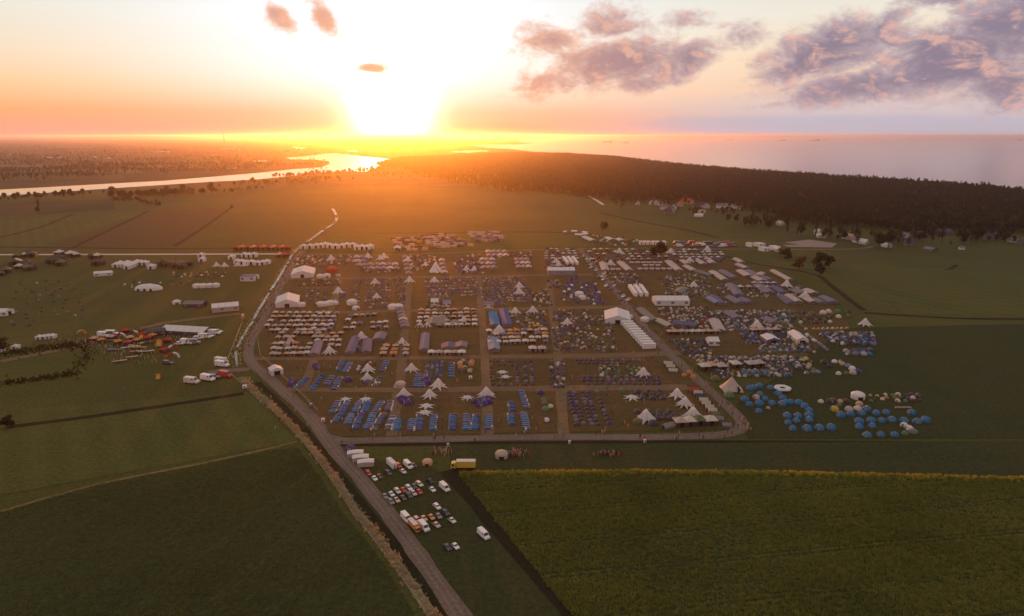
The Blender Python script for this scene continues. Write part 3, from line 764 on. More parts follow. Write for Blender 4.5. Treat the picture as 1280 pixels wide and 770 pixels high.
def g_marquee(c, L_, W_, hh, wl, bays=None, side=None):
    """clear span marquee: one roof panel per bay and side, walls, framed gable, eave rail"""
    side = side or c; bays = bays or max(3, round(L_ / 5)); k = (L_, W_, hh, wl, bays)
    def bay(s):
        mb = MB(); d = L_ / bays * .5 - .05; x = s * (W_ / 2 + .25); z = wl - .08
        P = [(x, -d, z), (x, 0, z - .04), (x, d, z), (0, d, hh), (0, 0, hh - .06), (0, -d, hh)]
        a, b = [P[0], P[1], P[4], P[5]], [P[1], P[2], P[3], P[4]]
        if s < 0: a, b = a[::-1], b[::-1]
        mb.poly(a); mb.poly(b); return mb.mesh('roof_panel', C(c))
    def ridge():
        mb = MB()
        for i in range(bays + 1):
            y = -L_ / 2 + L_ * i / bays
            for s in (-1, 1):
                mb.poly([(0, y - .09, hh - .02), (s * (W_ / 2 + .24), y - .09, wl - .11), (s * (W_ / 2 + .24), y + .09, wl - .11), (0, y + .09, hh - .02)][::s])
        return mb.mesh('roof_frame', C('grey'))
    def wall():
        mb = MB(); x, y = W_ / 2, L_ / 2
        mb.poly([(x, -y, 0), (x, y, 0), (x, y, wl), (x, -y, wl)]); mb.poly([(-x, y, 0), (-x, -y, 0), (-x, -y, wl), (-x, y, wl)])
        mb.poly([(x, y, 0), (-x, y, 0), (-x, y, wl), (0, y, hh - .12), (x, y, wl)])
        for i in range(bays):
            yy = -y + L_ * (i + .5) / bays
            if i % 2 == 0:
                for s in (-1, 1):
                    q_ = [(s * (x + .02), yy - 1.1, wl * .35), (s * (x + .02), yy + 1.1, wl * .35), (s * (x + .02), yy + 1.1, wl * .8), (s * (x + .02), yy - 1.1, wl * .8)]
                    mb.poly(q_ if s > 0 else q_[::-1], 1)
        return mb.mesh('marquee_wall', [C(side), C('grey')])
    def gable():
        mb = MB(); x, y = W_ / 2, L_ / 2
        mb.poly([(-x, -y, 0), (-1.6, -y, 0), (-1.6, -y, wl * .85), (1.6, -y, wl * .85), (1.6, -y, 0), (x, -y, 0), (x, -y, wl), (0, -y, hh - .12), (-x, -y, wl)])
        mb.poly([(-1.6, -y + .4, 0), (1.6, -y + .4, 0), (1.6, -y + .4, wl * .85), (-1.6, -y + .4, wl * .85)], 1)
        return mb.mesh('marquee_gable', [C(side), M_dark])
    out = [('frame', cached(('mrid',) + k, ridge), None), ('wall', cached(('mwall', side) + k, wall), None), ('gable', cached(('mgab', side) + k, gable), None)]
    for s in (-1, 1):
        me = cached(('mbay', s, c) + k, lambda: bay(s))
        for i in range(bays): out.append(('roof_panel', me, (0, -L_ / 2 + L_ * (i + .5) / bays, 0)))
    return out
def g_pod(c, r=3.2, hh=3.4):
    """round pod tent with a scalloped skirt and a lobed crown"""
    def roof():
        mb = MB(); rings = []
        for f, z in ((1.0, 1.5), (1.02, 1.9), (.86, 2.6), (.55, 3.1), (.2, 3.38)):
            rings.append([(r * f * (1 + .03 * math.cos(8 * t)) * math.cos(t), r * f * (1 + .03 * math.cos(8 * t)) * math.sin(t), z * hh / 3.4) for t in [k * math.pi / 8 for k in range(16)]])
        mb.loft(rings); mb.f.append(tuple(range(64, 80))); mb.mi.append(0); return mb.mesh('pod_roof', C(c), True)
    def wall():
        mb = MB(); 
        for k in range(16):
            if k in (11, 12): continue
            a, b = k * math.pi / 8, (k + 1) * math.pi / 8
            mb.poly([(r * .97 * math.cos(a), r * .97 * math.sin(a), 0), (r * .97 * math.cos(b), r * .97 * math.sin(b), 0), (r * .97 * math.cos(b), r * .97 * math.sin(b), 1.6), (r * .97 * math.cos(a), r * .97 * math.sin(a), 1.6)])
        return mb.mesh('pod_wall', C(c))
    return [('roof', cached(('podr', c, r, hh), roof), None), ('wall', cached(('podw', c, r), wall), None)]
def g_car(c, kind='car'):
    """car, hatchback, van: heading -y"""
    dims = dict(car=(4.4, 1.8), van=(5.9, 2.1), wagon=(4.7, 1.85))[kind]; Ln, Wd = dims; w = Wd / 2
    def prof():
        if kind == 'van': return [(-Ln / 2, .4), (-Ln / 2, 1.0), (-Ln / 2 + .9, 1.25), (-Ln / 2 + 1.5, 2.35), (Ln / 2 - .1, 2.45), (Ln / 2, 1.2), (Ln / 2, .4)]
        if kind == 'wagon': return [(-Ln / 2, .35), (-Ln / 2 + .05, .75), (-Ln / 2 + 1.3, .95), (-Ln / 2 + 1.95, 1.48), (Ln / 2 - .5, 1.5), (Ln / 2 - .05, .95), (Ln / 2, .35)]
        return [(-Ln / 2, .35), (-Ln / 2 + .05, .7), (-Ln / 2 + 1.25, .9), (-Ln / 2 + 1.9, 1.42), (Ln / 2 - 1.25, 1.44), (Ln / 2 - .35, .95), (Ln / 2, .35)]
    def body():
        mb = MB(); P = prof(); top = max(z for _, z in P)
        inset = lambda z: w - max(0, z - .95) / (top - .9) * (.12 if kind == 'van' else .24)
        l_ = [(-inset(z), y, z) for y, z in P]; r_ = [(inset(z), y, z) for y, z in P]
        mb.poly(l_); mb.poly(r_[::-1])
        for i in range(len(P) - 1): mb.poly([l_[i], r_[i], r_[i + 1], l_[i + 1]][::-1])
        mb.poly([(-w, -Ln / 2, .35), (w, -Ln / 2, .35), (w, Ln / 2, .35), (-w, Ln / 2, .35)][::-1])
        return mb.mesh('car_body', paint(c))
    P = prof()
    def scr(i0, t0, t1, wi):
        mb = MB(); a, b = P[i0], P[i0 + 1]; n_ = Vector((0, -(b[1] - a[1]), b[0] - a[0])).normalized() * .025
        if n_.z < 0: n_ = -n_
        p = lambda t, x: (x, a[0] + (b[0] - a[0]) * t + n_.y, a[1] + (b[1] - a[1]) * t + n_.z)
        x0, x1 = wi
        mb.poly([p(t0, -x0), p(t0, x0), p(t1, x1), p(t1, -x1)]); return mb.mesh('windscreen', M_glass)
    def side(s):
        mb = MB(); top = max(z for _, z in P); z0, z1 = top * .68, top * .93
        y0, y1 = (-Ln / 2 + 1.75, Ln / 2 - (.75 if kind != 'van' else 3.6))
        xi = lambda z: s * (w - max(0, z - .95) / (top - .9) * (.12 if kind == 'van' else .24) + .02)
        q_ = [(xi(z0), y0 - .25, z0), (xi(z0), y1 + .2, z0), (xi(z1), y1 - .25, z1), (xi(z1), y0 + .2, z1)]
        mb.poly(q_ if s > 0 else q_[::-1]); return mb.mesh('side_window', M_glass)
    def wheel():
        mb = MB(); mb.cyl((-.11, 0, .32), (.11, 0, .32), .32, .32, 10); return mb.mesh('wheel', M_tyre)
    def lamp():
        mb = MB(); mb.box(-.18, .18, -.04, .04, -.08, .08, 0, True); return mb.mesh('headlight', C('white'))
    out = [('body', cached(('cb', c, kind), body), None), ('windscreen', cached(('cw', kind), lambda: scr(2, .12, .9, (w * .86, w * .76))), None),
           ('rear_window', cached(('crw', kind), lambda: scr(4, .12, .8, (w * .72, w * .8))), None)]
    for s in (-1, 1): out.append(('side_window', cached(('csw', kind, s), lambda: side(s)), None))
    wm = cached('wheel', wheel); lm = cached('lamp', lamp)
    for s in (-1, 1):
        for y in (-Ln * .31, Ln * .30): out.append(('wheel', wm, (s * (w - .08), y, 0)))
        out.append(('headlight', lm, (s * (w - .3), -Ln / 2 - .01, .62)))
    return out
def g_lorry(c='yellow'):
    def boxm():
        mb = MB(); mb.box(-1.25, 1.25, -2.4, 5.4, 1.0, 3.6, 0, True); return mb.mesh('cargo_box', paint(c))
    def roof():
        mb = MB(); mb.box(-1.27, 1.27, -2.42, 5.42, 3.603, 3.75); return mb.mesh('box_roof', C('white'))
    def cab():
        mb = MB(); pr = [(-4.7, .5), (-4.75, 1.5), (-4.45, 2.7), (-3.9, 3.0), (-2.7, 3.0), (-2.7, .5)]
        l_ = [(-1.18, y, z) for y, z in pr]; r_ = [(1.18, y, z) for y, z in pr]
        mb.poly(l_); mb.poly(r_[::-1])
        for i in range(len(pr)): j = (i + 1) % len(pr); mb.poly([l_[i], l_[j], r_[j], r_[i]])
        return mb.mesh('lorry_cab', paint('yellow' if c == 'yellow' else c))
    def glass():
        mb = MB(); mb.poly([(-1.0, -4.77, 1.6), (1.0, -4.77, 1.6), (1.0, -4.50, 2.6), (-1.0, -4.50, 2.6)])
        for s in (-1, 1): mb.poly([(s * 1.2, -4.4, 1.6), (s * 1.2, -3.3, 1.6), (s * 1.2, -3.3, 2.5), (s * 1.2, -4.2, 2.5)][::s])
        return mb.mesh('lorry_glass', M_glass)
    def chas():
        mb = MB(); mb.box(-.9, .9, -4.6, 5.3, .55, .98, 0, True); return mb.mesh('lorry_chassis', M_tyre)
    def wheel():
        mb = MB(); mb.cyl((-.17, 0, .5), (.17, 0, .5), .5, .5, 10); return mb.mesh('lorry_wheel', M_tyre)
    out = [('cargo_box', cached(('lb', c), boxm), None), ('box_roof', cached('lr', roof), None), ('cab', cached(('lc', c), cab), None), ('cab_window', cached('lg', glass), None), ('chassis', cached('lch', chas), None)]
    for s in (-1, 1):
        for y in (-3.7, 3.0, 4.2): out.append(('wheel', cached('lw', wheel), (s * 1.05, y, 0)))
    return out
def g_cabin(c, Ln=6.0, Wd=2.5, hh=2.6, rf='white'):
    def body():
        mb = MB(); mb.box(-Wd / 2, Wd / 2, -Ln / 2, Ln / 2, .12, hh); return mb.mesh('cabin_body', paint(c))
    def roof():
        mb = MB(); mb.box(-Wd / 2 - .08, Wd / 2 + .08, -Ln / 2 - .08, Ln / 2 + .08, hh + .003, hh + .12); return mb.mesh('cabin_roof', C(rf))
    def door():
        mb = MB(); mb.box(-.45, .45, -Ln / 2 - .05, -Ln / 2 - .003, .15, 2.15); return mb.mesh('cabin_door', paint('grey'))
    k = (Ln, Wd, hh)
    return [('body', cached(('cabb', c) + k, body), None), ('roof', cached(('cabr', rf) + k, roof), None), ('door', cached(('cabd',) + k, door), None)]
def g_house(c, rc, Ln=11, Wd=8, wl=4.5, hh=8.0):
    key = (c, rc, Ln, Wd, wl, hh)
    def wall():
        mb = MB(); x, y = Wd / 2, Ln / 2
        for s in (-1, 1):
            q_ = [(x * s, -y, 0), (x * s, y, 0), (x * s, y, wl), (x * s, -y, wl)]; mb.poly(q_ if s > 0 else q_[::-1])
            q_ = [(-x, y * s, 0), (x, y * s, 0), (x, y * s, wl), (0, y * s, hh - .1), (-x, y * s, wl)]; mb.poly(q_ if s < 0 else q_[::-1])
        return mb.mesh('house_wall', C(c))
    def roof():
        mb = MB(); e = .5; x, y = Wd / 2 + e, Ln / 2 + e; z = wl - e * (hh - wl) / (Wd / 2)
        for s in (-1, 1):
            q_ = [(x * s, -y, z), (x * s, y, z), (0, y, hh), (0, -y, hh)]; mb.poly(q_ if s > 0 else q_[::-1])
            q2 = [(a, b, cz - .2) for a, b, cz in q_]; mb.poly(q2 if s < 0 else q2[::-1])
        return mb.mesh('house_roof', C(rc))
    def win():
        mb = MB(); mb.poly([(-.6, -.03, 0), (.6, -.03, 0), (.6, -.03, 1.4), (-.6, -.03, 1.4)]); return mb.mesh('house_window', M_glass)
    def door():
        mb = MB(); mb.box(-.5, .5, -.06, -.003, 0, 2.1); return mb.mesh('house_door', C('brown'))
    def chim():
        mb = MB(); mb.box(-.35, .35, -.35, .35, 0, 1.6); return mb.mesh('chimney', C('red'))
    out = [('wall', cached(('hw',) + key, wall), None), ('roof', cached(('hr',) + key, roof), None), ('door', cached('hd', door), (0, -Ln / 2, 0)), ('chimney', cached('hc', chim), (Wd * .12, Ln * .2, hh - 1.0))]
    wm = cached('hwin', win)
    for x in (-Wd * .28, Wd * .28): out.append(('window', wm, (x, -Ln / 2, 1.0)))
    out.append(('window', wm, (0, -Ln / 2, wl * .85)))
    return out

# ------------------------------------------------------------------ placing: every thing an Empty with its parts as children
PLACE = []          # (name, parts, x, y, rot, scale, label, category, group)
SHRINK = dict(dome_tent=.75, small_tent=.70, family_dome=.70, pavilion_tent=.88, tunnel_tent=.92, party_tent=.85)
def put(name, parts, x, y, rz, sc, label, cat, group=None):
    sc *= SHRINK.get(name, 1)
    PLACE.append((name, parts, x, y, rz, sc, label, cat, group))
def put_px(name, parts, px, py, rz, sc, label, cat, group=None):
    p = at(px, py); put(name, parts, p.x, p.y, rz, sc, label, cat, group)
ORD = ['first', 'second', 'third', 'fourth', 'fifth', 'sixth', 'seventh', 'eighth', 'ninth', 'tenth', 'eleventh', 'twelfth', 'thirteenth', 'fourteenth', 'fifteenth', 'sixteenth', 'seventeenth', 'eighteenth', 'nineteenth', 'twentieth']
def heading(x0, y0, x1, y1):
    """rotation about z that turns local -y to the ground direction between two pixels"""
    a, b = at(x0, y0), at(x1, y1); d = b - a; return math.atan2(d.y, d.x) + math.pi / 2
def unique_labels(final=False):
    seen = {}
    for i, p in enumerate(PLACE): seen.setdefault(p[6], []).append(i)
    for lab, idx in seen.items():
        if len(idx) < 2 or len(idx) > 20: continue
        idx.sort(key=lambda i: PLACE[i][2] / PLACE[i][3])
        for n, i in enumerate(idx):
            p = list(PLACE[i]); p[6] = lab + ', %s from left' % ORD[n]; PLACE[i] = tuple(p)
            if len(p[6].replace(',', ' ').split()) > 16: p[6] = p[6].replace(' small tent in the', ' tent,').replace(' large dome tent in the', ' dome,').replace(', the ', ', ').replace(' the ', ' '); PLACE[i] = tuple(p)
def flush():
    unique_labels()
    by = {}
    for p in PLACE: by.setdefault(p[0], []).append(p)
    for name, lst in by.items():
        lst.sort(key=lambda p: p[2] ** 2 + p[3] ** 2)
        for p in lst[:296]:
            e = empty(p[0], (p[2], p[3], .12), p[4], p[5]); tag(e, p[6], p[7], p[8])
            for pn, me, off in p[1]:
                o = link(pn, me, e)
                if off: o.location = off
        rest = lst[296:]
        if rest:
            mb = MB(); mats = []; 
            for p in rest:
                ca, sa = math.cos(p[4]) * p[5], math.sin(p[4]) * p[5]
                for pn, me, off in p[1]:
                    if pn in ('pole_frame', 'ground_pegs', 'headlight'): continue
                    ox, oy, oz = off or (0, 0, 0); b0 = len(mb.v)
                    for v in me.vertices:
                        x, y, z = v.co.x + ox, v.co.y + oy, (v.co.z + oz) * p[5]
                        mb.v.append((p[2] + x * ca - y * sa, p[3] + x * sa + y * ca, z + .12))
                    mi = []
                    for mt in me.materials:
                        if mt not in mats: mats.append(mt)
                        mi.append(mats.index(mt))
                    for f in me.polygons: mb.f.append(tuple(b0 + k for k in f.vertices)); mb.mi.append(mi[f.material_index])
            o = link('distant_' + name + 's', mb.mesh('distant_' + name + 's', mats)); tag(o, 'far rows of the camp too small to tell apart', kind='stuff')

# ------------------------------------------------------------------ the camp itself
rc = random.Random(99)
def pick(pal): return rc.choice(pal)
def line(name, build, a, b, n, pal, face, where, cat, group, sc=1.0, js=.06, jp=.35, skip=0.0, things=None, adj=''):
    """n tents in one row between two pixels; labels count along the row from the road end"""
    A, B = at(*a), at(*b)
    for i in range(n):
        if rc.random() < skip: continue
        t = i / max(1, n - 1); p = A.lerp(B, t); c = pick(pal)
        put(name, build(c), p.x + rc.uniform(-jp, jp), p.y + rc.uniform(-jp, jp), face + rc.uniform(-.08, .08), sc * (1 + rc.uniform(-js, js)),
            '%s %s, %s from far end, %s' % (c.replace('_', ' '), things or name.replace('_', ' '), ORD[i], where), cat, group)
def grid(name, build, quad, nx, ny, pal, face, where, cat, group, sc=1.0, js=.1, jp=.5, skip=0.08, things=None, fj=.12):
    """rows and columns inside a quad of pixels (far left, far right, near right, near left)"""
    q_ = [at(*p) for p in quad]
    for j in range(ny):
        v = j / max(1, ny - 1); A = q_[0].lerp(q_[3], v); B = q_[1].lerp(q_[2], v)
        for i in range(nx):
            if rc.random() < skip: continue
            p = A.lerp(B, i / max(1, nx - 1)); c = pick(pal)
            put(name, build(c), p.x + rc.uniform(-jp, jp), p.y + rc.uniform(-jp, jp), face + rc.uniform(-fj, fj), sc * (1 + rc.uniform(-js, js)),
                '%s %s, %s in %s row, %s' % (c.replace('_', ' '), things or name.replace('_', ' '), ORD[i % 20], ORD[j % 20], where), cat, group)
def cluster(name, build, quad, n, pal, where, cat, group, sc=(.8, 1.2), sep=2.6, things=None, face=None):
    q_ = [at(*p) for p in quad]; got = []
    tries = 0
    while len(got) < n and tries < n * 25:
        tries += 1; u, v = rc.random(), rc.random(); p = q_[0].lerp(q_[1], u).lerp(q_[3].lerp(q_[2], u), v)
        if any((p.x - g[0]) ** 2 + (p.y - g[1]) ** 2 < sep * sep for g in got): continue
        got.append((p.x, p.y)); c = pick(pal)
        put(name, build(c), p.x, p.y, rc.uniform(0, 6.28) if face is None else face + rc.uniform(-.1, .1), rc.uniform(*sc),
            '%s %s in %s' % (c.replace('_', ' '), things or name.replace('_', ' '), where), cat, group)
T = 'tunnel_tent'; D = 'dome_tent'; P_ = 'pavilion_tent'; RG = 'ridge_tent'; ST = 'star_shade'
PI = math.pi
g_t = lambda c: g_tunnel(c, 'sky_blue' if c in ('blue', 'bright_blue', 'teal') else 'white')
WSUN = PI * .5
# --- front camp: double lines of blue tunnel tents, porches outwards
TL = [((422, 503), (415, 516), 6, 1), ((435, 505), (429, 515), 6, -1), ((449, 504), (443, 515), 6, 1), ((427, 519), (420, 528), 5, -1), ((438.5, 519), (433.6, 530), 6, 1),
      ((461.5, 504), (456.6, 515.3), 6, -1), ((475.5, 504), (469, 515), 6, 1), ((452.5, 518.5), (445, 536.6), 8, -1), ((465.6, 517.7), (458.2, 536.6), 8, 1), ((487.8, 503), (484.5, 513.6), 5, 1),
      ((480.4, 518.5), (469, 537.4), 8, -1), ((490, 522), (484.5, 537.4), 7, 1), ((498.4, 526), (496.8, 537.4), 6, -1), ((514, 526), (513, 538), 6, 1), ((525.5, 520), (523.9, 537.4), 8, -1), ((542, 520), (540, 537.4), 8, 1),
      ((567.3, 520), (565.7, 537.4), 7, -1), ((582, 520), (582, 537.4), 7, 1), ((595.7, 520), (594, 536.6), 7, -1), ((610.5, 521), (609.7, 536.6), 7, 1), ((639, 504.6), (641, 513.6), 4, -1), ((639, 518.5), (640, 531), 6, -1),
      ((651.5, 490.7), (657.3, 509.5), 8, 1), ((653, 517.7), (657.3, 535.8), 8, 1),
      ((522, 469), (519, 484), 7, 1), ((530, 470), (527, 484), 7, 1), ((437, 455), (430, 466), 7, 1), ((429, 453), (424, 463), 5, -1), ((403, 470), (391, 487), 6, -1), ((414, 472), (408, 481), 4, 1), ((424, 473), (417, 487), 6, 1), ((384, 474), (372, 485), 5, -1), ((482, 453), (477, 464), 5, 1), ((476, 473), (470, 482), 4, -1), ((564, 455), (563.5, 471), 6, 1)]
for k, (a, b, n, s) in enumerate(TL):
    pal = ['blue', 'blue', 'bright_blue', 'bright_blue', 'violet'] if k not in (9, 10, 11, 33) else ['blue', 'grey', 'olive', 'lilac', 'white', 'violet']
    where = '%s blue line of the %s camp' % (ORD[k % 12], ('front', 'front middle', 'second row')[min(2, k // 12)])
    line(T, g_t, a, b, n, pal, s * WSUN, where, 'tent', 'blue tunnel tents in double lines', .74, .06, .2, 0, 'tunnel tent')
# --- purple domes
DL = [((710.6, 491.5), (721.2, 530.9), 10), ((717, 491.5), (728.6, 530), 10), ((727.8, 491.5), (740, 531), 10), ((734.4, 491.5), (747.5, 531), 10), ((745.9, 490.7), (761.5, 530), 9)]
for k, (a, b, n) in enumerate(DL):
    line(D, g_dome, a, b, n, ['plum', 'plum', 'purple', 'lilac'], -1.2, 'the %s dome line beside the front road' % ORD[k], 'tent', 'purple domes in five lines', 1.02, .08, .25, .02)
for j, y in enumerate((451, 454.5)):
    line(D, g_dome, (720 + j * 4, y), (798 - j * 16, y), 13 - j * 2, ['plum', 'plum', 'lilac'], -1.2, 'the %s upper dome row behind the green tents' % ORD[j], 'tent', 'plum domes in rows', .98, .1, .4, .05)
for j, y in enumerate((472, 476, 480.5)):
    line(D, g_dome, (730 - j, y), (822 + j, y), 13, ['plum', 'plum', 'purple', 'lilac'], -1.2, 'the %s dome row under the star shade' % ORD[j], 'tent', 'plum domes in rows', 1.0, .1, .4, .06)
for j, x in enumerate((613, 621, 629, 637, 645.5, 655, 664)):
    for (y0, y1, n) in (((452.5, 481, 9),) if j > 3 else ((452.5, 457, 2), (475, 482, 2)) if j else ((452.5, 481, 8),)):
        line(D, g_dome, (x, y0), (x + 2, y1), n, ['plum', 'plum', 'brown', 'lilac'], -1.2, '%s column of the plum square' % ORD[j], 'tent', 'plum domes in a square', .95, .1, .4, .05)
for j, x in enumerate((534.5, 541, 547.5, 553)):
    line(D, g_dome, (x, 453), (x - 2, 473 - j), 8, ['blue', 'sky_blue', 'lilac', 'blue'], -1.2, '%s blue column by the star shade' % ORD[j], 'tent', 'blue domes in four columns', .85, .08, .2, .03)
for j, (y, x0, x1) in enumerate(((490.5, 797, 823), (494.5, 805, 825), (499, 803, 829))):
    line(D, g_dome, (x0, y), (x1, y), 3, ['plum', 'brown', 'dark_grey'], -1.2, '%s dark row by the flat shade' % ORD[j], 'tent', 'large dark domes', 1.5, .05, .3)
for j, (y, x0, x1) in enumerate(((516, 796, 838), (520, 814, 842), (524, 822, 845))):
    line(D, g_dome, (x0, y), (x1, y), 4, ['plum', 'dark_grey', 'brown'], -1.2, '%s dark row near the road corner' % ORD[j], 'tent', 'large dark domes', 1.45, .05, .4)
for (x, y, c, s) in ((797, 529, 'olive', 1.8), (816, 531, 'dark_grey', 1.9), (778, 489, 'green', 1.5), (676, 492, 'purple', 1.6), (680, 501, 'green', 1.4), (681, 506, 'olive', 1.5), (682, 513, 'green', 1.6), (683, 526, 'white', 1.2), (688, 509, 'cream', 1.2), (911, 496, 'green', 2.2), (894, 475, 'olive', 2.0), (861, 467, 'orange', 1.6), (866, 472, 'orange', 1.5), (855, 470, 'orange', 1.3)):
    put_px(D, g_dome(c), x, y, rc.uniform(-1.8, -.8), s, 'single %s dome tent standing %s' % (c, 'by the perimeter road' if x > 690 else 'in the loose column of green tents'), 'tent')
# --- purple family tents beneath the shades
for (x, y, n, c) in ((508, 503, 5, 'purple'), (600, 505, 4, 'purple'), (608, 503, 4, 'purple'), (448, 434, 2, 'violet'), (463, 477, 1, 'violet'), (362, 479, 3, 'purple'), (400, 456, 2, 'purple'), (530, 478, 3, 'purple'), (583, 336, 6, 'purple'), (593, 335, 6, 'purple'), (718, 352, 5, 'purple'), (440, 476, 1, 'purple'), (498, 480, 1, 'pink')):
    cluster(D, g_dome, [(x - 6, y - 5), (x + 6, y - 5), (x + 6, y + 5), (x - 6, y + 5)], n, [c], 'the knot under the shade, %s' % ('front row' if y > 490 else 'middle row' if y > 420 else 'back row'), 'tent', 'purple domes crowded together', (1.5, 1.9), 3.2, 'large dome tent')
# --- star shades
SS = [(505, 496, 6.2, 0), (537, 497, 6, 0), (548, 485, 7, 0), (608, 496, 7, 0), (514.5, 464, 6.2, 0), (460, 465, 6.5, 0), (459, 475, 5.4, 0), (804, 470, 6.6, 0), (846, 497, 6.6, 0), (856, 508, 6.6, 0), (866, 522, 7.2, 0), (807, 526, 7.6, 0),
      (412, 442, 6.5, 0), (452, 424, 6.8, 0), (503, 430, 5.5, 0), (624, 417, 8, 0), (709, 406, 6.5, 0), (580, 403, 6, 0), (525, 409, 5, 0), (534, 409, 5, 0), (644, 392, 6.5, 0), (666, 391, 7, 0), (1081, 407, 7, 0),
      (983, 359, 8.5, 0), (1006, 373, 8, 0), (946, 410, 7.5, 0), (867, 359, 7, 0), (469, 355, 7, 0), (423, 367, 7.5, 0), (471, 373, 6, 0), (512, 353, 7.5, 0), (543, 353, 7, 0), (649, 360, 7, 0), (649, 368, 7.5, 0), (510, 327, 7, 0), (532, 333, 6.5, 0), (583, 339, 7, 0), (593, 339, 7, 0),
      (774, 317, 8.5, 0), (763, 332, 8, 0), (838, 317, 8, 0), (884, 314, 8.5, 0), (862, 328, 7.5, 0), (695, 329, 7.5, 0), (698, 333, 7, 0), (414, 326, 8.5, 0), (460, 323, 8, 0), (475, 325, 7, 0), (480, 323, 8, 0), (271, 333.5, 6.5, 0), (281, 334, 6.5, 0), (297, 333, 6, 0), (306, 333, 6, 0),
      (432, 500, 4.8, 1), (457, 500, 5.2, 1), (584, 498, 5.4, 1), (533, 508.5, 6, 1), (531, 517, 6, 1), (790, 498, 6.5, 1), (632, 472, 5, 1), (628, 466, 5, 1)]
SROW = lambda y: 'front camp' if y > 490 else 'second tier' if y > 440 else 'middle of camp' if y > 380 else 'far rows of camp'
for i, (x, y, r_s, low) in enumerate(SS):
    sc = r_s / 6.5 * .74
    n = (8, 7, 6)[i % 3]
    lab = ('flat white sun sail pegged low, %s' if low else 'white star shade, %s') % SROW(y)
    near = ''
    if y > 485: near = {505: 'above purple family tents', 537: 'beside a taller star', 548: 'highest of three', 608: 'above two purple tents', 846: 'topmost near the road bend', 856: 'between two more stars', 866: 'above beige pavilions', 807: 'among dark domes'}.get(x, 'above the line of tents')
    else: near = 'by the %s tents' % ('blue and purple' if x < 480 else 'lilac' if x < 620 else 'mixed' if x < 760 else 'cream')
    put_px(ST, g_star('white', n, 6.5, 2.2 if low else 6.6, bool(low)), x, y, rc.uniform(0, 1), sc, lab + ' ' + near, 'shade sail', 'star shaped shade sails')
# --- pavilions in peach and cream
PV = ['peach', 'cream', 'beige', 'peach', 'pink', 'cream']
GP = 'pavilions in regular rows'
gp = lambda c: g_pavilion(c, 'brown' if c in ('peach', 'beige') else 'grey')
grid(P_, gp, [(345, 393), (421, 393), (405, 415), (332, 415)], 10, 5, PV, .05, 'block beside the canal road', 'pavilion tent', GP, .95)
grid(P_, gp, [(400, 394), (421, 394), (412, 413), (392, 413)], 3, 5, ['white', 'lilac'], .05, 'pale corner of the canal block', 'pavilion tent', GP, .9)
grid(P_, gp, [(352, 419), (425, 419), (420, 424), (348, 424)], 9, 2, PV, .05, 'block under the canal block', 'pavilion tent', GP, .95)
grid(P_, gp, [(344, 432), (388, 432), (384, 444), (340, 445)], 6, 3, PV + ['orange'], .05, 'lower canal block', 'pavilion tent', GP, .95)
grid(P_, gp, [(397, 428), (423, 428), (423, 434), (397, 434)], 4, 2, PV, .05, 'lower canal block by the star', 'pavilion tent', GP, .95)
grid(P_, gp, [(437, 397), (484, 394), (482, 411), (433, 412)], 7, 4, ['cream', 'beige', 'lilac', 'white', 'pink'], .05, 'mixed block left of the middle lane', 'pavilion tent', GP, .95, skip=.25)
grid(P_, gp, [(482, 435), (508, 435), (506, 445), (480, 445)], 3, 3, ['peach', 'orange', 'pink'], .05, 'orange corner by the middle lane', 'pavilion tent', GP, 1.05)
grid(P_, gp, [(527, 390), (592, 389), (594, 408), (524, 409)], 9, 5, ['cream', 'beige', 'peach', 'white', 'olive'], .05, 'cream block above the shed rows', 'pavilion tent', GP, .98, skip=.2)
line(P_, gp, (540, 443.5), (578, 443.5), 5, ['white', 'cream', 'pink', 'beige'], .05, 'the short row above the upper track', 'pavilion tent', GP, 1.15, .05, .3)
grid(P_, gp, [(612, 416), (680, 415), (682, 429), (614, 430)], 9, 4, ['cream', 'peach', 'pink', 'white', 'lilac', 'orange'], .05, 'crowded block below the pink star', 'pavilion tent', GP, 1.0, skip=.15)
line(P_, gp, (666, 439), (678, 439), 2, ['cream', 'pink'], .05, 'the pair below the crowded block', 'pavilion tent', GP, 1.3)
grid(P_, gp, [(735, 313.5), (822, 313.5), (836, 326), (742, 326)], 12, 5, ['cream', 'peach', 'cream', 'plum', 'violet'], .2, 'block below the concrete road', 'pavilion tent', GP, 1.1, skip=.1)
grid(P_, gp, [(840, 314), (898, 314), (907, 327), (846, 327)], 9, 5, ['cream', 'pink', 'violet', 'cream'], .2, 'block right of the dark tree', 'pavilion tent', GP, 1.1, skip=.1)
grid(P_, gp, [(683, 313), (716, 313), (722, 325), (684, 325)], 6, 5, ['cream', 'pink', 'violet', 'plum'], .2, 'block left of the diagonal road', 'pavilion tent', GP, 1.05, skip=.15)
for j, y in enumerate((356, 361)):
    line(P_, gp, (943 - j * 18, y), (967 - j * 8, y), 4, ['cream', 'pink'], .2, 'the %s short row right of the long awnings' % ORD[j], 'pavilion tent', GP, 1.15)
line(P_, gp, (838, 417.5), (895, 416.5), 9, ['cream', 'pink', 'peach'], .2, 'the row behind the bluish shed', 'pavilion tent', GP, 1.1)
line(P_, gp, (942, 415.5), (970, 414.5), 4, ['cream', 'peach', 'pink'], .2, 'the row under the star by the meadow', 'pavilion tent', GP, 1.2)
for (x, y, c) in ((850, 532, 'beige'), (861, 531, 'cream'), (873, 530, 'olive'), (887, 530, 'cream')):
    put_px(P_, g_pavilion(c, 'brown'), x, y, .1, 1.5, 'large %s pavilion tent at the road corner, %s from the awning' % (c, ORD[[850, 861, 873, 887].index(x)]), 'pavilion tent', 'large pavilions at the road corner')
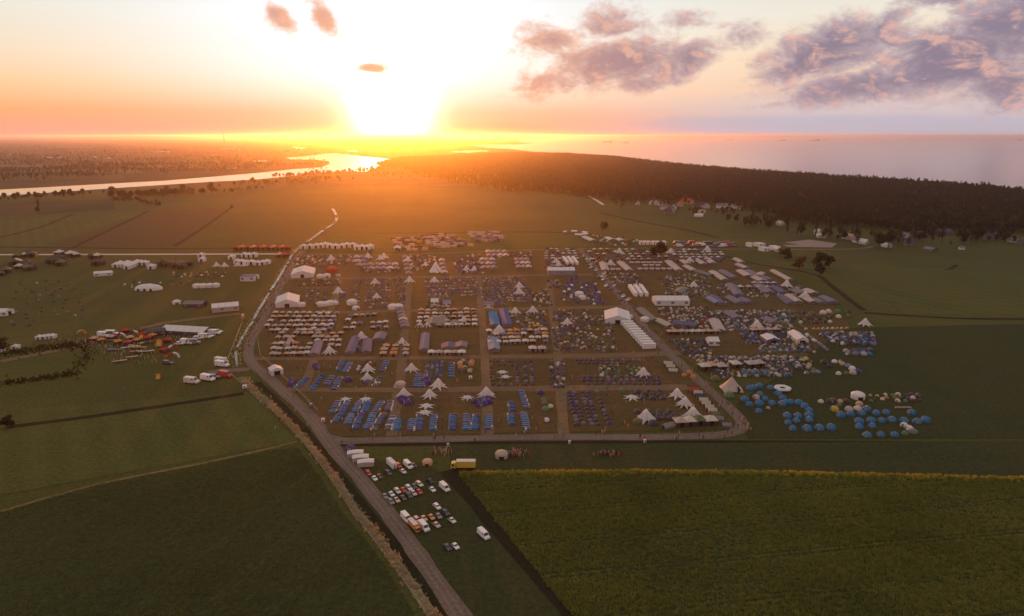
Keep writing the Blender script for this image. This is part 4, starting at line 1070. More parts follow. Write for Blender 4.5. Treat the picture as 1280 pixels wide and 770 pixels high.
for (x, y, c) in ((880, 462, 'cream'), (889, 461, 'peach'), (901, 462, 'pink'), (919, 459, 'cream'), (938, 459, 'pink'), (948, 458, 'beige')):
    put_px(P_, g_pavilion(c, 'brown'), x, y, .2, 1.5, '%s pavilion tent in the row beyond the road bend, %s along' % (c, ORD[[880, 889, 901, 919, 938, 948].index(x)]), 'pavilion tent', 'pavilions beyond the road bend')
# --- long ridge tents, awnings and flat rows
def ridge(x0, y0, x1, y1, W_, c, lab, hh=2.6, side='grey'):
    a, b = at(x0, y0), at(x1, y1); p = (a + b) / 2; Ln = round((b - a).length, 1)
    put(RG, g_ridge(c, Ln, W_, hh, hh * .6, side), p.x, p.y, math.atan2((b - a).y, (b - a).x) - PI / 2, 1.0, lab, 'ridge tent', 'long ridge tents and awnings')
for i, (x0, y0, x1, y1, W_, c) in enumerate([
    (399, 430, 393, 446, 5, 'lilac'), (445, 424, 437, 444, 5, 'violet'), (460, 427, 458, 443, 5, 'violet'), (477, 419, 473, 427, 7, 'lilac'), (532, 420, 530, 440, 5, 'lilac'), (561, 432, 560, 438, 8, 'violet'), (577, 431, 576, 437, 7, 'grey'),
    (616, 393, 619, 409, 6, 'bright_blue'), (629, 389, 634, 409, 6, 'blue'), (616, 426, 618, 440, 6.5, 'sky_blue'), (541, 400, 540, 408, 7, 'grey'), (553, 398, 551, 409, 7, 'grey'), (569, 404, 567, 409, 6, 'grey'),
    (753, 330, 757, 340, 7, 'pink'), (775, 329, 787, 340, 7, 'pink'), (835, 328, 849, 340, 7.5, 'pink'), (853, 327, 860, 332, 7, 'pink'), (871, 326, 880, 332, 7, 'pink'), (884, 325, 891, 331, 7, 'pink'), (857, 334, 868, 340, 7, 'pink'), (890, 341, 906, 352, 7, 'pink'),
    (902, 340, 918, 349, 7, 'lilac'), (919, 325, 928, 330, 7, 'pink'), (922, 332, 934, 337, 7, 'pink'), (925, 340, 936, 347, 8, 'pink'), (935, 340, 950, 348, 7, 'lilac'), (943, 348, 953, 353, 8, 'pink'), (954, 348, 963, 352, 8, 'lilac'), (966, 340, 988, 352, 6, 'pink'),
    (912, 357, 924, 371, 7, 'lilac'), (948, 358, 962, 368, 9, 'lilac'), (966, 360, 980, 368, 7, 'violet'), (889, 372, 903, 382, 7, 'violet'), (911, 373, 925, 381, 7, 'lilac'), (926, 375, 938, 380, 7, 'lilac'), (976, 372, 990, 381, 7, 'violet'), (985, 371, 998, 380, 7, 'beige'), (1008, 375, 1017, 380, 7, 'pink'), (1028, 373, 1042, 380, 8, 'lilac'), (1018, 376, 1028, 381, 7, 'grey'),
    (994, 364, 1003, 369, 9, 'grey'), (1008, 364, 1018, 369, 8, 'pink'), (945, 347, 952, 343, 6, 'pink'), (800, 388, 818, 403, 6, 'grey'), (846, 368, 855, 362, 7, 'grey'), (870, 340, 890, 346, 7, 'grey'), (886, 374, 898, 381, 6, 'sky_blue'), (909, 392, 922, 400, 7, 'lilac'), (892, 402, 900, 416, 7, 'pink'), (842, 405, 870, 408, 9, 'violet'), (838, 410, 822, 402, 6, 'beige'), (958, 400, 968, 406, 6, 'lilac')]):
    ridge(x0, y0, x1, y1, W_, c, 'long %s ridge tent %s' % (c.replace('_', ' '), 'on the %s camp slope beyond the diagonal road' % ('near', 'far')[y0 < 370] if x0 > 735 else 'among the pavilions %s' % ('beside the upper track' if y0 > 415 else 'below the middle track')))
for j, (x0, x1, y) in enumerate(((786, 828, 330), (796, 840, 338), (762, 776, 338.5), (802, 826, 333.5))):
    n = max(2, int((x1 - x0) / 7))
    for i in range(n):
        x = x0 + (x1 - x0) * (i + .5) / n
        ridge(x - 2.6, y, x + 2.6, y, 4.5, 'pink', 'small pink ridge tent, %s horizontal line by the diagonal road' % ORD[j])
for (x0, y0, nx, ny, dx, dy) in ((603, 326, 3, 3, 6, 5), (610, 316, 4, 2, 7, 4.5), (646, 326, 3, 3, 6, 4.6), (446, 323, 2, 3, 7, 5), (506, 323, 1, 5, 5, 5), (552, 327, 1, 4, 5, 5), (500, 389, 1, 6, 6, 4.2), (462, 332, 5, 2, 8, 5)):
    for i in range(nx):
        for j in range(ny):
            x, y = x0 + i * dx + j * 1.2, y0 + j * dy
            c = pick(['lilac', 'grey', 'pink'])
            ridge(x, y - 1.4, x + .4, y + 1.4, 5.5, c, '%s flat ridge tent, %s of %s line, %s' % (c, ORD[j], ORD[i], {603: 'right of twin stars', 610: 'below the road', 646: 'behind bluish marquee', 446: 'by the road junction', 506: 'left of the pyramid', 552: 'right of the pyramid', 500: 'below twin pods', 462: 'in the dim far row'}[x0]))
# --- beige awnings beside the road bend
for i, (x, y) in enumerate(((872, 493), (875, 497), (879, 502), (882, 506), (886.5, 511), (890, 515), (894, 520), (898, 525.5), (835, 456), (838, 460), (841, 465))):
    c = 'dark_grey' if i == 1 else 'olive' if i == 6 else 'grey' if i == 7 else 'beige'
    ridge(x - 5, y, x + 5, y + .6, 4.0, c, '%s awning tent, %s down the slanting line inside the road bend' % (c.replace('_', ' '), ORD[i]), 2.2)
ridge(862, 489.5, 872, 489.5, 3.5, 'red', 'bright red awning at the head of the slanting line inside the bend', 2.2)
ridge(829, 536, 841, 533, 3.4, 'grey', 'dark low awning left of the large pavilions at the road corner', 2.0); ridge(903, 533, 913, 534, 3.2, 'grey', 'dark low awning right of the large pavilions at the road corner', 2.0)
# --- far lilac blocks
LP = ['lilac', 'lilac', 'violet', 'blue', 'grey', 'pink']
for k, (q_, nx, ny) in enumerate([([(385, 361), (392, 361), (388, 378), (381, 378)], 2, 6), ([(399, 361), (407, 361), (404, 379), (396, 379)], 2, 6), ([(424, 362), (432, 362), (429, 379), (419, 379)], 3, 6), ([(441, 351), (450, 351), (448, 386), (439, 386)], 3, 10), ([(459, 351), (468, 351), (466, 385), (457, 385)], 3, 10),
        ([(474, 350), (488, 350), (486, 384), (472, 384)], 4, 10), ([(496, 348), (504, 348), (505, 366), (495, 366)], 3, 6), ([(499, 368), (506, 368), (505, 382), (497, 382)], 3, 5), ([(532, 350), (592, 347), (600, 361), (532, 362)], 17, 5), ([(537, 364), (570, 362), (560, 374), (537, 374)], 8, 5), ([(572, 362), (600, 361), (606, 369), (572, 370)], 8, 3),
        ([(603, 349), (652, 347), (660, 363), (610, 364)], 14, 6), ([(615, 366), (622, 366), (630, 381), (621, 381)], 3, 8), ([(626, 363), (660, 363), (664, 378), (636, 376)], 9, 5), ([(607, 375), (615, 375), (610, 369), (600, 369)], 3, 3)]):
    grid(D, g_dome, q_, nx, ny, LP, -1.0, 'lilac block of the far row, patch %s' % ORD[k], 'tent', 'far lilac domes', .98, .15, .6, .12)
cluster(D, g_dome, [(706, 354), (745, 352), (756, 382), (702, 376)], 85, ['lilac', 'purple', 'violet', 'white', 'blue'], 'the violet patch left of the diagonal road', 'tent', 'violet cluster', (.9, 1.4), 3.0)
# --- mixed small tents, crowded
MIX = ['cream', 'olive', 'lilac', 'pink', 'olive', 'grey', 'peach', 'blue', 'plum', 'brown', 'violet', 'dark_grey']
SMALL = 'small_tent'
gd = lambda c: g_dome(c)
def mixed(q_, n, pal, where, sc=(.7, 1.2), sep=2.05, group='mixed small tents'): cluster(SMALL, gd, q_, int(n * (1.75 if sep < 3.5 else 1.15)), [{'white': 'beige'}.get(c, c) for c in pal] + ['brown', 'plum', 'dark_grey'], where, 'tent', group, sc, sep, 'small tent')
mixed([(690, 388), (735, 387), (738, 437), (692, 440)], 95, MIX, 'the crowded patch below the middle track')
mixed([(735, 395), (770, 398), (768, 440), (738, 440)], 40, MIX, 'the loose patch left of the white containers')
mixed([(664, 365), (686, 362), (690, 383), (668, 383)], 28, ['cream', 'green', 'olive', 'white'], 'the green edge of the lilac blocks')
mixed([(530, 376), (560, 375), (560, 386), (530, 388)], 14, MIX, 'the patch by the two white marquees')
mixed([(688, 452), (706, 452), (708, 485), (690, 485)], 45, ['plum', 'plum', 'cream', 'olive', 'peach'], 'the column between two dome blocks')
mixed([(748, 457), (772, 457), (775, 469), (750, 470)], 18, ['olive', 'green', 'orange', 'cream'], 'the green gap between dome rows')
mixed([(784, 458), (800, 457), (802, 468), (786, 470)], 12, ['green', 'yellow', 'cream'], 'the green gap left of the star shade')
mixed([(448, 451), (470, 451), (468, 468), (446, 470)], 14, ['cream', 'yellow', 'olive', 'peach'], 'the yellow corner by the twin stars')
mixed([(572, 450), (592, 450), (590, 465), (572, 466)], 8, ['orange', 'peach', 'yellow'], 'the orange group beside the blue column', (1.2, 1.7))
mixed([(630, 389), (682, 388), (684, 412), (640, 414)], 55, ['violet', 'purple', 'lilac', 'yellow', 'cream', 'olive'], 'the patch between the two blue ridge tents', (.8, 1.3))
mixed([(822, 345), (888, 342), (890, 372), (835, 374)], 95, ['white', 'cream', 'lilac', 'grey', 'pink', 'blue'], 'the pale patch above the long marquee')
mixed([(760, 342), (798, 343), (808, 357), (772, 356)], 42, ['grey', 'dark_grey', 'lilac', 'cream', 'white'], 'the grey patch right of the diagonal road')
mixed([(820, 385), (888, 384), (894, 412), (838, 416)], 85, ['cream', 'white', 'grey', 'pink', 'beige', 'blue', 'red'], 'the patch below the long marquee')
mixed([(884, 389), (990, 388), (992, 412), (895, 415)], 170, ['lilac', 'grey', 'cream', 'blue', 'pink', 'bright_blue', 'white', 'olive'], 'the wide patch on the meadow side')
mixed([(930, 357), (1000, 355), (1008, 372), (935, 373)], 45, ['cream', 'pink', 'violet', 'grey'], 'the patch around the awnings by the tall star', (.9, 1.3))
mixed([(895, 355), (925, 357), (925, 380), (900, 380)], 40, ['violet', 'lilac', 'blue', 'cream'], 'the violet patch among long awnings')
mixed([(972, 391), (1062, 390), (1062, 397), (985, 398)], 20, ['olive', 'green', 'olive', 'cream'], 'the olive row at the meadow edge', (1.6, 2.4), 6, 'olive tents at the meadow edge')
mixed([(990, 399), (1035, 399), (1038, 404), (996, 405)], 18, ['olive', 'cream', 'green'], 'the second olive row at the meadow edge', (1.2, 1.8), 4, 'olive tents at the meadow edge')
line(SMALL, gd, (1017, 412), (1058, 411), 8, ['cream', 'yellow'], 0, 'the single cream row below the olive tents', 'tent', 'cream tents in a single row', 1.1)
line(SMALL, gd, (997, 405), (1007, 412), 5, ['olive', 'cream'], 0, 'the short slanting row below the olive tents', 'tent', 'cream tents in a single row', 1.1)
mixed([(926, 417), (945, 417), (950, 430), (932, 430)], 26, ['blue', 'sky_blue', 'lilac'], 'the blue strip left of the white marquee')
mixed([(950, 416), (985, 416), (988, 425), (958, 427)], 30, ['bright_blue', 'white', 'grey', 'blue'], 'the patch above the small marquee')
mixed([(948, 427), (1012, 430), (1018, 441), (950, 441)], 55, ['bright_blue', 'violet', 'peach', 'white', 'green', 'lilac'], 'the patch around the long white marquee')
line(SMALL, gd, (1008, 419), (1034, 438), 12, ['white', 'grey', 'lilac'], 0, 'the slanting line right of the long white marquee', 'tent', 'pale tents in a slanting line', 1.2)
mixed([(1020, 417), (1090, 416), (1094, 432), (1046, 432)], 70, ['blue', 'bright_blue', 'lilac', 'cream', 'brown', 'white'], 'the outer patch towards the dark meadow', (.9, 1.6))
mixed([(1055, 439), (1088, 438), (1090, 444), (1058, 444)], 14, ['bright_blue', 'violet', 'white', 'grey'], 'the lowest knot of the outer patch', (1.1, 1.8))
mixed([(882, 447), (990, 446), (980, 459), (884, 459)], 115, ['grey', 'cream', 'blue', 'pink', 'lilac', 'white', 'olive'], 'the strip below the meadow track')
mixed([(928, 463), (990, 462), (988, 471), (930, 471)], 50, ['blue', 'white', 'lilac', 'cream', 'teal'], 'the lower strip below the meadow track', (.9, 1.4))
mixed([(986, 449), (1012, 448), (1012, 461), (996, 462)], 12, ['bright_blue', 'white', 'yellow', 'peach'], 'the bright knot at the end of the strip', (1.1, 1.8))
for i, (x, y, c, s) in enumerate([(1043, 453, 'white', 1.5), (1050, 453, 'grey', 1.4), (1053, 456, 'peach', 1.5), (1060, 458.5, 'sky_blue', 1.6), (1065, 462, 'white', 1.8), (1073, 465, 'blue', 1.6), (1066, 467, 'pink', 1.8), (1057, 468, 'olive', 1.5), (1048, 468, 'cream', 1.4), (1030, 454, 'brown', 2.0), (1036, 459, 'dark_grey', 1.7), (1016, 466, 'lilac', 1.3), (1022, 466, 'sky_blue', 1.4), (1008, 467, 'grey', 1.3), (1017, 463, 'green', 1.3)]):
    put_px(SMALL, g_dome(c), x, y, rc.uniform(0, 6), s, 'lone %s tent in the arc at the meadow end, %s of the arc' % (c.replace('_', ' '), ORD[i]), 'tent', 'tents in an arc')
mixed([(862, 445), (884, 444), (930, 470), (905, 474)], 45, ['cream', 'grey', 'white', 'olive', 'yellow', 'dark_grey'], 'the strip beyond the road bend')
mixed([(834, 425), (880, 424), (890, 443), (852, 444)], 45, ['grey', 'dark_grey', 'cream', 'olive', 'blue'], 'the dim patch beyond the diagonal road')
# --- the blue domes of the meadow corner
BD = [(880 + x / 6.095, 390 + y / 6.095) for x, y in ((345, 585), (372, 578), (420, 565), (505, 580), (425, 630), (465, 665), (310, 668), (345, 705), (420, 700), (515, 698), (565, 625), (600, 658), (595, 702), (625, 690), (658, 690), (720, 695), (765, 720), (800, 752), (415, 757))] + \
     [(980 + x / 6.095, 440 + y / 6.095) for x, y in ((105, 490), (93, 525), (187, 485), (190, 520), (22, 490), (28, 540), (65, 585), (173, 588), (268, 583), (356, 580), (628, 440), (700, 468), (775, 465), (970, 465), (432, 483), (505, 475), (590, 470), (570, 533), (660, 528), (742, 525), (820, 520), (910, 527), (1012, 533), (1075, 522), (570, 573), (670, 567), (633, 638), (735, 633), (840, 633))]
for i, (x, y) in enumerate(BD):
    c = 'bright_blue'
    first = i < 29
    put_px('family_dome', g_dome(c), x, y + 1, rc.uniform(-1.4, -.4), 1.85 * rc.uniform(.85, 1.1), 'bright blue dome tent, %s of the blue curve %s' % (ORD[(i if i < 19 else i - 19 if first else i - 29) % 20], ('beside the white ring awning', 'between ring awning and meadow corner', 'below the pale round tent')[0 if i < 19 else 1 if first else 2]), 'tent', 'bright blue domes of the meadow corner')
for i, (x, y, c, s) in enumerate([(945, 498, 'pink', 1.7), (960, 511, 'peach', 1.0), (1026, 503, 'cream', 1.3), (1037, 503, 'dark_grey', 1.6), (1041, 502, 'plum', 1.6), (1050, 503, 'peach', 1.3), (1057, 503, 'brown', 1.6), (1043, 513, 'yellow', 1.9), (1074, 506, 'peach', 1.6), (1061, 513, 'pink', 1.8), (1072, 512, 'cream', 1.7), (1130, 533, 'white', 1.6), (1136, 537, 'white', 1.7), (1141, 541, 'grey', 1.6), (1131, 543, 'green', 1.3), (1049, 508, 'olive', 1.2)]):
    put_px('family_dome', g_dome(c), x, y, rc.uniform(0, 6), s, '%s dome tent mixed in among the blue domes, %s from the road' % (c.replace('_', ' '), ORD[i]), 'tent')
mixed([(1085, 494), (1108, 494), (1108, 501), (1088, 502)], 14, ['cream', 'yellow', 'orange', 'olive'], 'the upper far corner behind the blue domes', (.8, 1.1), 3)
mixed([(1115, 493), (1150, 494), (1152, 502), (1118, 503)], 14, ['olive', 'green', 'cream', 'brown'], 'the last tents at the meadow corner', (.9, 1.3), 3)
for i in range(9):
    put_px(SMALL, g_dome('peach'), 1120 + i * 2.2, 510, 0, .55, 'tiny peach tent in the dotted line above the last blue dome', 'tent', 'dotted line of tiny tents')
put_px('pod_tent', g_pod('white'), 1072, 498, 0, .98, 'tall pale pink round tent standing alone above the blue domes', 'round tent')
# --- white ring awning
def g_ring():
    mb = MB(); rings = []
    for f, z in ((1.0, 1.2), (.98, 1.9), (.8, 2.5), (.5, 2.3), (.32, 1.7)):
        rings.append([(6.5 * f * (1 + .05 * math.cos(6 * t)) * math.cos(t), 6.5 * f * (1 + .05 * math.cos(6 * t)) * math.sin(t), z) for t in [k * PI / 12 for k in range(24)]])
    mb.loft(rings); posts = MB()
    for k in range(12): t = k * PI / 6; posts.cyl((6.3 * math.cos(t), 6.3 * math.sin(t), 0), (6.3 * math.cos(t), 6.3 * math.sin(t), 1.5), .06, .06, 5)
    return [('awning', mb.mesh('ring_awning', C('white'), True), None), ('posts', posts.mesh('ring_posts', M_pole), None)]
put_px('ring_awning', g_ring(), 978, 487.5, 0, .62, 'white ring shaped awning with an open middle beside the blue domes', 'awning')
# --- tall pyramid tents
def g_tipi(c, n=6, r=5.5, hh=7.0):
    mb = MB(); rings = []
    for f, z in ((1, .6), (.62, hh * .38), (.3, hh * .7), (.03, hh)):
        ring = []
        for k in range(n * 2):
            t = k * PI / n + .3; s = f if k % 2 == 0 else f * .80
            ring.append((r * s * math.cos(t), r * s * math.sin(t), z if k % 2 else max(.02, z - .55 * f)))
        rings.append(ring)
    mb.loft(rings); en = MB(); t = -PI / 2
    en.poly([(-1.3, -r * .86, 0), (1.3, -r * .86, 0), (0.25, -r * .62, 3.0), (-.25, -r * .62, 3.0)])
    pole = MB(); pole.cyl((0, 0, 0), (0, 0, hh + .5), .08, .06, 5)
    return [('canvas', mb.mesh('tipi_canvas', C(c)), None), ('entrance', en.mesh('tipi_entrance', M_dark), None), ('mast', pole.mesh('mast', M_pole), None)]
put_px('pyramid_tent', g_tipi('pink', 4, 6.5, 6.5), 914, 487, .5, 1.0, 'large pale pink pyramid tent just beyond the road bend', 'pyramid tent')
put_px('pyramid_tent', g_tipi('white', 6, 7, 10), 545, 340, .5, 1.0, 'tall white pyramid tent in the far row left of the centre', 'pyramid tent')
put_px('pyramid_tent', g_tipi('pink', 4, 5, 6), 363, 431, .5, .9, 'lilac pink pyramid tent among the peach pavilions by the road', 'pyramid tent')
# --- marquees
def marq(x0, y0, x1, y1, W_, hh, wl, lab, c='white', side=None, bays=None):
    a, b = at(x0, y0), at(x1, y1); p = (a + b) / 2; d = b - a
    put('marquee', g_marquee(c, round(d.length, 1), W_, hh, wl, bays, side), p.x, p.y, math.atan2(d.y, d.x) + PI / 2, 1.0, lab, 'marquee')
marq(770.5, 394, 772, 405, 16.5, 5.6, 3.0, 'large white gabled marquee where the diagonal road meets the middle track')
marq(684, 341.5, 718, 341.5, 16, 5.5, 4, 'long bluish white marquee left of the diagonal road in the far rows', 'white', 'sky_blue')
marq(817, 379.5, 859, 379.5, 14, 6, 4, 'long white marquee across the diagonal road below the pale tents', 'white')
marq(381, 340, 378, 347.5, 19, 6.2, 3.4, 'white double pitched marquee beside the canal road, the farther of two')
marq(361, 375, 359, 384.5, 16, 6, 3.2, 'white broad gabled marquee beside the canal road, the nearer of two')
marq(304, 350, 321, 350, 13, 5, 3.8, 'white shed shaped marquee left of the canal near the concrete road', 'lilac', 'white')
marq(265, 388.5, 299, 385.5, 14, 5, 3.5, 'long white marquee on the left meadow under the round pod tents', 'white', 'pink')
marq(208, 414.5, 262, 417.5, 12, 4.5, 2.6, 'long white roof of the fairground shelter with dark open sides', 'white', 'dark_grey')
marq(183, 419, 208, 416, 10, 3.6, 2.6, 'dark grey flat shelter joined to the long white fairground roof', 'dark_grey', 'dark_grey')
marq(232, 382.5, 257, 382.5, 10, 4, 2.5, 'brownish grey long shed between two white tents on the left meadow', 'grey', 'plum')
marq(118, 345, 141, 343.5, 8, 4, 2.6, 'narrow white marquee below the white tent group on the left meadow')
marq(991, 419.5, 1003, 430, 7, 4, 2.4, 'long narrow white marquee lying aslant in the meadow side camp')
marq(958, 424, 967, 430.5, 8, 4, 2.6, 'short white marquee left of the long narrow one in the meadow camp', 'white', 'violet')
marq(884, 430, 897, 430, 8, 4.5, 2.8, 'white arched marquee with open front near the meadow track')
marq(605, 383.5, 617, 383.5, 9, 4.2, 2.8, 'bluish white marquee in the front edge of the lilac blocks', 'lilac', 'white')
marq(554, 382, 563, 382, 8, 4.2, 2.8, 'small bluish marquee beside the white pavilion under lilac tents', 'sky_blue', 'white')
marq(539, 380.5, 548, 380.5, 8, 4.6, 3, 'small white marquee, left of the bluish one under lilac tents')
marq(343, 464.5, 347, 469, 6, 4, 2.6, 'white boxy marquee at the track end beside the road junction')
marq(1, 393.5, 13, 393.5, 9, 4.6, 3, 'white rounded marquee alone at the left edge of the meadow')
for i, (x, y, s, c) in enumerate([(400, 347, 1.0, 'white'), (404.5, 347, .8, 'white'), (409, 346.5, 1.1, 'white'), (423, 346, .8, 'pink'), (377, 383, 1.0, 'white'), (401, 382.5, 1.1, 'white'), (407, 382, 1.0, 'white'), (413, 381, 1.1, 'white'), (419, 380.5, .9, 'white'), (440, 380.5, 1.3, 'white'), (445, 387, .9, 'white'), (491, 386, 1.2, 'white'), (498, 386, 1.2, 'white'), (724, 370, 1.2, 'white'), (728, 374, 1.0, 'white'), (786, 398, .9, 'white'), (806, 401.5, 1.0, 'white'), (415, 340.5, 1.7, 'red'),
        (246, 359.5, 1.1, 'white'), (254, 359.5, 1.1, 'white'), (262, 359.2, 1.1, 'white'), (270, 358.8, 1.1, 'white'), (221, 380, 1.0, 'white'), (500.5, 318.5 + 165, .9, 'pink')]):
    put_px('pod_tent', g_pod(c), x, y, rc.uniform(0, 6), s * .92, '%s round pod tent %s' % (c, 'in the meadow row of four, %s of it' % ORD[(i - 18) % 4] if 18 <= i < 22 else 'by the %s white marquee, %s of the chain' % (('farther', 'nearer')[y > 350], ORD[i % 6]) if x < 430 else 'standing alone among small tents %s' % ('by the diagonal road' if x > 700 else 'in the middle row' if x > 450 else 'by the lilac columns')), 'round tent')
def g_bigdome():
    mb = MB(); rings = []
    for z, f in ((0, 1), (1.6, .97), (3.0, .8), (4.0, .5), (4.5, .15)):
        rings.append([(11 * f * math.cos(t), 6.5 * f * math.sin(t), z * (1 + .04 * math.cos(4 * t))) for t in [k * PI / 12 for k in range(24)]])
    mb.loft(rings); mb.f.append(tuple(range(96, 120))); mb.mi.append(0)
    en = MB()
    for x in (-5, 0, 5): en.poly([(x - 1.1, -6.6, 0), (x + 1.1, -6.6, 0), (x + .8, -6.62, 2.0), (x - .8, -6.62, 2.0)])
    return [('canopy', mb.mesh('big_dome', C('white'), True), None), ('entrance', en.mesh('big_dome_entrance', M_dark), None)]
put_px('big_dome_tent', g_bigdome(), 186, 362, 0, 1.0, 'big low white dome tent alone in the middle of the left meadow', 'dome tent')
# white party tents of the left meadow and along the concrete road
for i, (x, y) in enumerate([(146, 334), (151, 332), (156, 334), (160, 331.5), (165, 334), (169, 332), (172, 330.5), (177, 331), (182, 331.5), (160, 336), (190, 336), (252, 321.5), (253, 327), (290, 324), (297, 329.5), (303, 330), (309, 331), (315, 330.5), (306, 321), (312, 321.5), (318, 321), (323, 331.5), (329, 331), (334, 330), (380, 311), (388, 310.5), (396, 310), (402, 309.5), (407, 308.5), (413, 310), (420, 310.5), (428, 310), (434, 309), (441, 309), (447, 312), (453, 311.5), (459, 312), (463, 311), (497, 313)]):
    put_px('party_tent', g_pavilion('white', 'white'), x, y, .05, 1.9 if i < 24 else 2.2, 'white peaked party tent %s' % ('in the group on the left meadow, %s of the group' % ORD[i] if i < 11 else 'near the canal, %s along the concrete road' % ORD[i - 11] if i < 24 else 'beyond the road junction, %s in the row' % ORD[i - 24]), 'party tent', 'white party tents')
# red and orange stalls left of the canal
for i, x in enumerate((297, 303, 311, 318, 324, 330, 337, 343, 348, 354, 359, 350, 356)):
    c = ('red', 'orange', 'red', 'peach')[i % 4]
    put_px('market_stall', g_pavilion(c, 'brown'), x, 312.5 if i < 11 else 322, .05, 1.9, '%s canopy market stall above the concrete road, %s from the meadow' % (c, ORD[i]), 'market stall', 'red and orange market stalls')
# dark tents camp on the left meadow
for i in range(44):
    x, y = [(26, 321), (14, 329), (2, 342), (38, 320), (66, 327), (80, 321), (70, 331), (90, 320), (118, 321), (28, 333), (40, 336), (216, 333), (226, 331), (120, 333), (232, 334), (205, 332)][i % 16]
    x += rc.uniform(-6, 8); y += rc.uniform(-2, 3)
    c = pick(['brown', 'brown', 'dark_grey', 'olive', 'cream'])
    put_px('bell_tent', g_pavilion(c, 'brown'), x, y, rc.uniform(0, 1.5), rc.uniform(1.5, 2.2), '%s canvas tent of the scout camp below the concrete road' % c.replace('_', ' '), 'canvas tent', 'dark canvas tents of the left meadow')
mixed([(20, 350), (100, 352), (110, 400), (10, 410)], 50, ['grey', 'lilac', 'brown', 'dark_grey', 'olive'], 'the thin scatter over the left meadow', (.7, 1.3), 8, 'scattered tents of the left meadow')
mixed([(150, 352), (240, 352), (236, 358), (155, 360)], 20, ['grey', 'cream', 'grey'], 'the dotted row around the big white dome', (.7, 1.2), 6, 'scattered tents of the left meadow')
mixed([(215, 341), (290, 341), (280, 347), (220, 348)], 26, ['cream', 'yellow', 'pink'], 'the pale row above the four pods', (.8, 1.4), 5, 'scattered tents of the left meadow')
# --- beyond the concrete road
for k, (q_, nx, ny, c) in enumerate([([(492, 300), (520, 299), (531, 313), (497, 314)], 6, 6, ['pink', 'peach', 'beige', 'orange', 'brown', 'plum']), ([(530, 296), (560, 294), (588, 308), (540, 311)], 8, 7, ['pink', 'beige', 'peach', 'lilac', 'plum', 'brown']), ([(584, 292), (622, 292), (628, 301), (598, 303)], 10, 5, ['pink', 'lilac', 'beige', 'plum'])]):
    grid('caravan', lambda c_: g_cabin(c_, 5.6, 2.3, 2.4, c_), q_, nx, ny, c, 1.1, '%s trailer park beyond the road' % ORD[k], 'caravan', 'caravans beyond the road', 1.1, .1, 1.0, .12, 'caravan')
for i, x in enumerate((801, 806, 811, 817, 822, 830)):
    put_px('caravan', g_cabin('white', 5.6, 2.4, 2.8), x, 306, 0, 1.4, 'white caravan by the dark tree at the concrete road, %s of six' % ORD[i], 'caravan', 'white caravans by the dark tree')
for i, (x, y) in enumerate(((937, 308.5), (947, 308.5), (951, 308.5), (953, 314), (957, 314), (966, 312.5), (970, 312.5))):
    put_px('caravan', g_cabin('white', 6, 2.5, 2.8), x, y, .4, 1.5, 'white camper trailer %s the concrete road, %s from the tree' % ('above' if y < 310 else 'just below', ORD[i]), 'caravan', 'white campers on the road')
for i, (x0, y0, x1, y1) in enumerate(((731, 298, 742, 303), (759, 299, 766, 302), (773, 300.5, 778, 303), (706, 291.5, 709, 292), (714, 291, 721, 291), (729, 292, 735, 293), (719, 295, 729, 295.6), (727, 295, 733, 294))):
    ridge(x0, y0, x1, y1, 9 if i < 3 else 7, 'cream' if i < 3 else 'white', '%s %s roofed store tent beyond the concrete road, %s of its yard' % ('wide' if i < 3 else 'small', 'cream' if i < 3 else 'white', ORD[i]), 3.4)
mixed([(740, 294), (800, 299), (800, 308), (745, 307)], 45, ['brown', 'plum', 'cream', 'dark_grey', 'orange'], 'the dim store yard beyond the concrete road', (1.2, 2.0), 5, 'dim tents of the store yard')
mixed([(370, 320), (445, 320), (440, 331), (368, 332)], 75, ['pink', 'lilac', 'cream', 'plum', 'peach'], 'the first patch by the road junction', (1.0, 1.7), 4, 'pink tents by the road junction')
mixed([(382, 350), (424, 350), (424, 357), (372, 358)], 26, ['pink', 'plum', 'peach', 'white'], 'the patch below the farther marquee', (1.0, 1.5), 4, 'pink tents by the road junction')
mixed([(512, 320), (545, 320), (545, 338), (512, 340)], 45, ['pink', 'plum', 'cream', 'lilac'], 'the second patch of the far row', (1.0, 1.6), 4, 'pink tents of the far row')
mixed([(566, 320), (600, 318), (606, 342), (570, 343)], 70, ['violet', 'plum', 'cream', 'pink', 'purple'], 'the third patch of the far row', (1.0, 1.5), 4, 'pink tents of the far row')
mixed([(622, 316), (664, 315), (664, 322), (622, 323)], 30, ['pink', 'cream', 'plum'], 'the fourth patch of the far row', (1.0, 1.6), 4, 'pink tents of the far row')
mixed([(680, 326), (716, 326), (716, 336), (682, 337)], 34, ['violet', 'lilac', 'white', 'blue'], 'the patch behind the bluish marquee', (1.0, 1.4), 4, 'pink tents of the far row')
mixed([(450, 330), (500, 330), (500, 342), (452, 342)], 40, ['plum', 'pink', 'brown'], 'the dim patch of the far row', (1.0, 1.5), 4, 'pink tents of the far row')
mixed([(685, 352), (700, 352), (700, 360), (688, 360)], 8, ['grey', 'lilac'], 'the small patch left of the violet tents', (1.4, 2), 5)
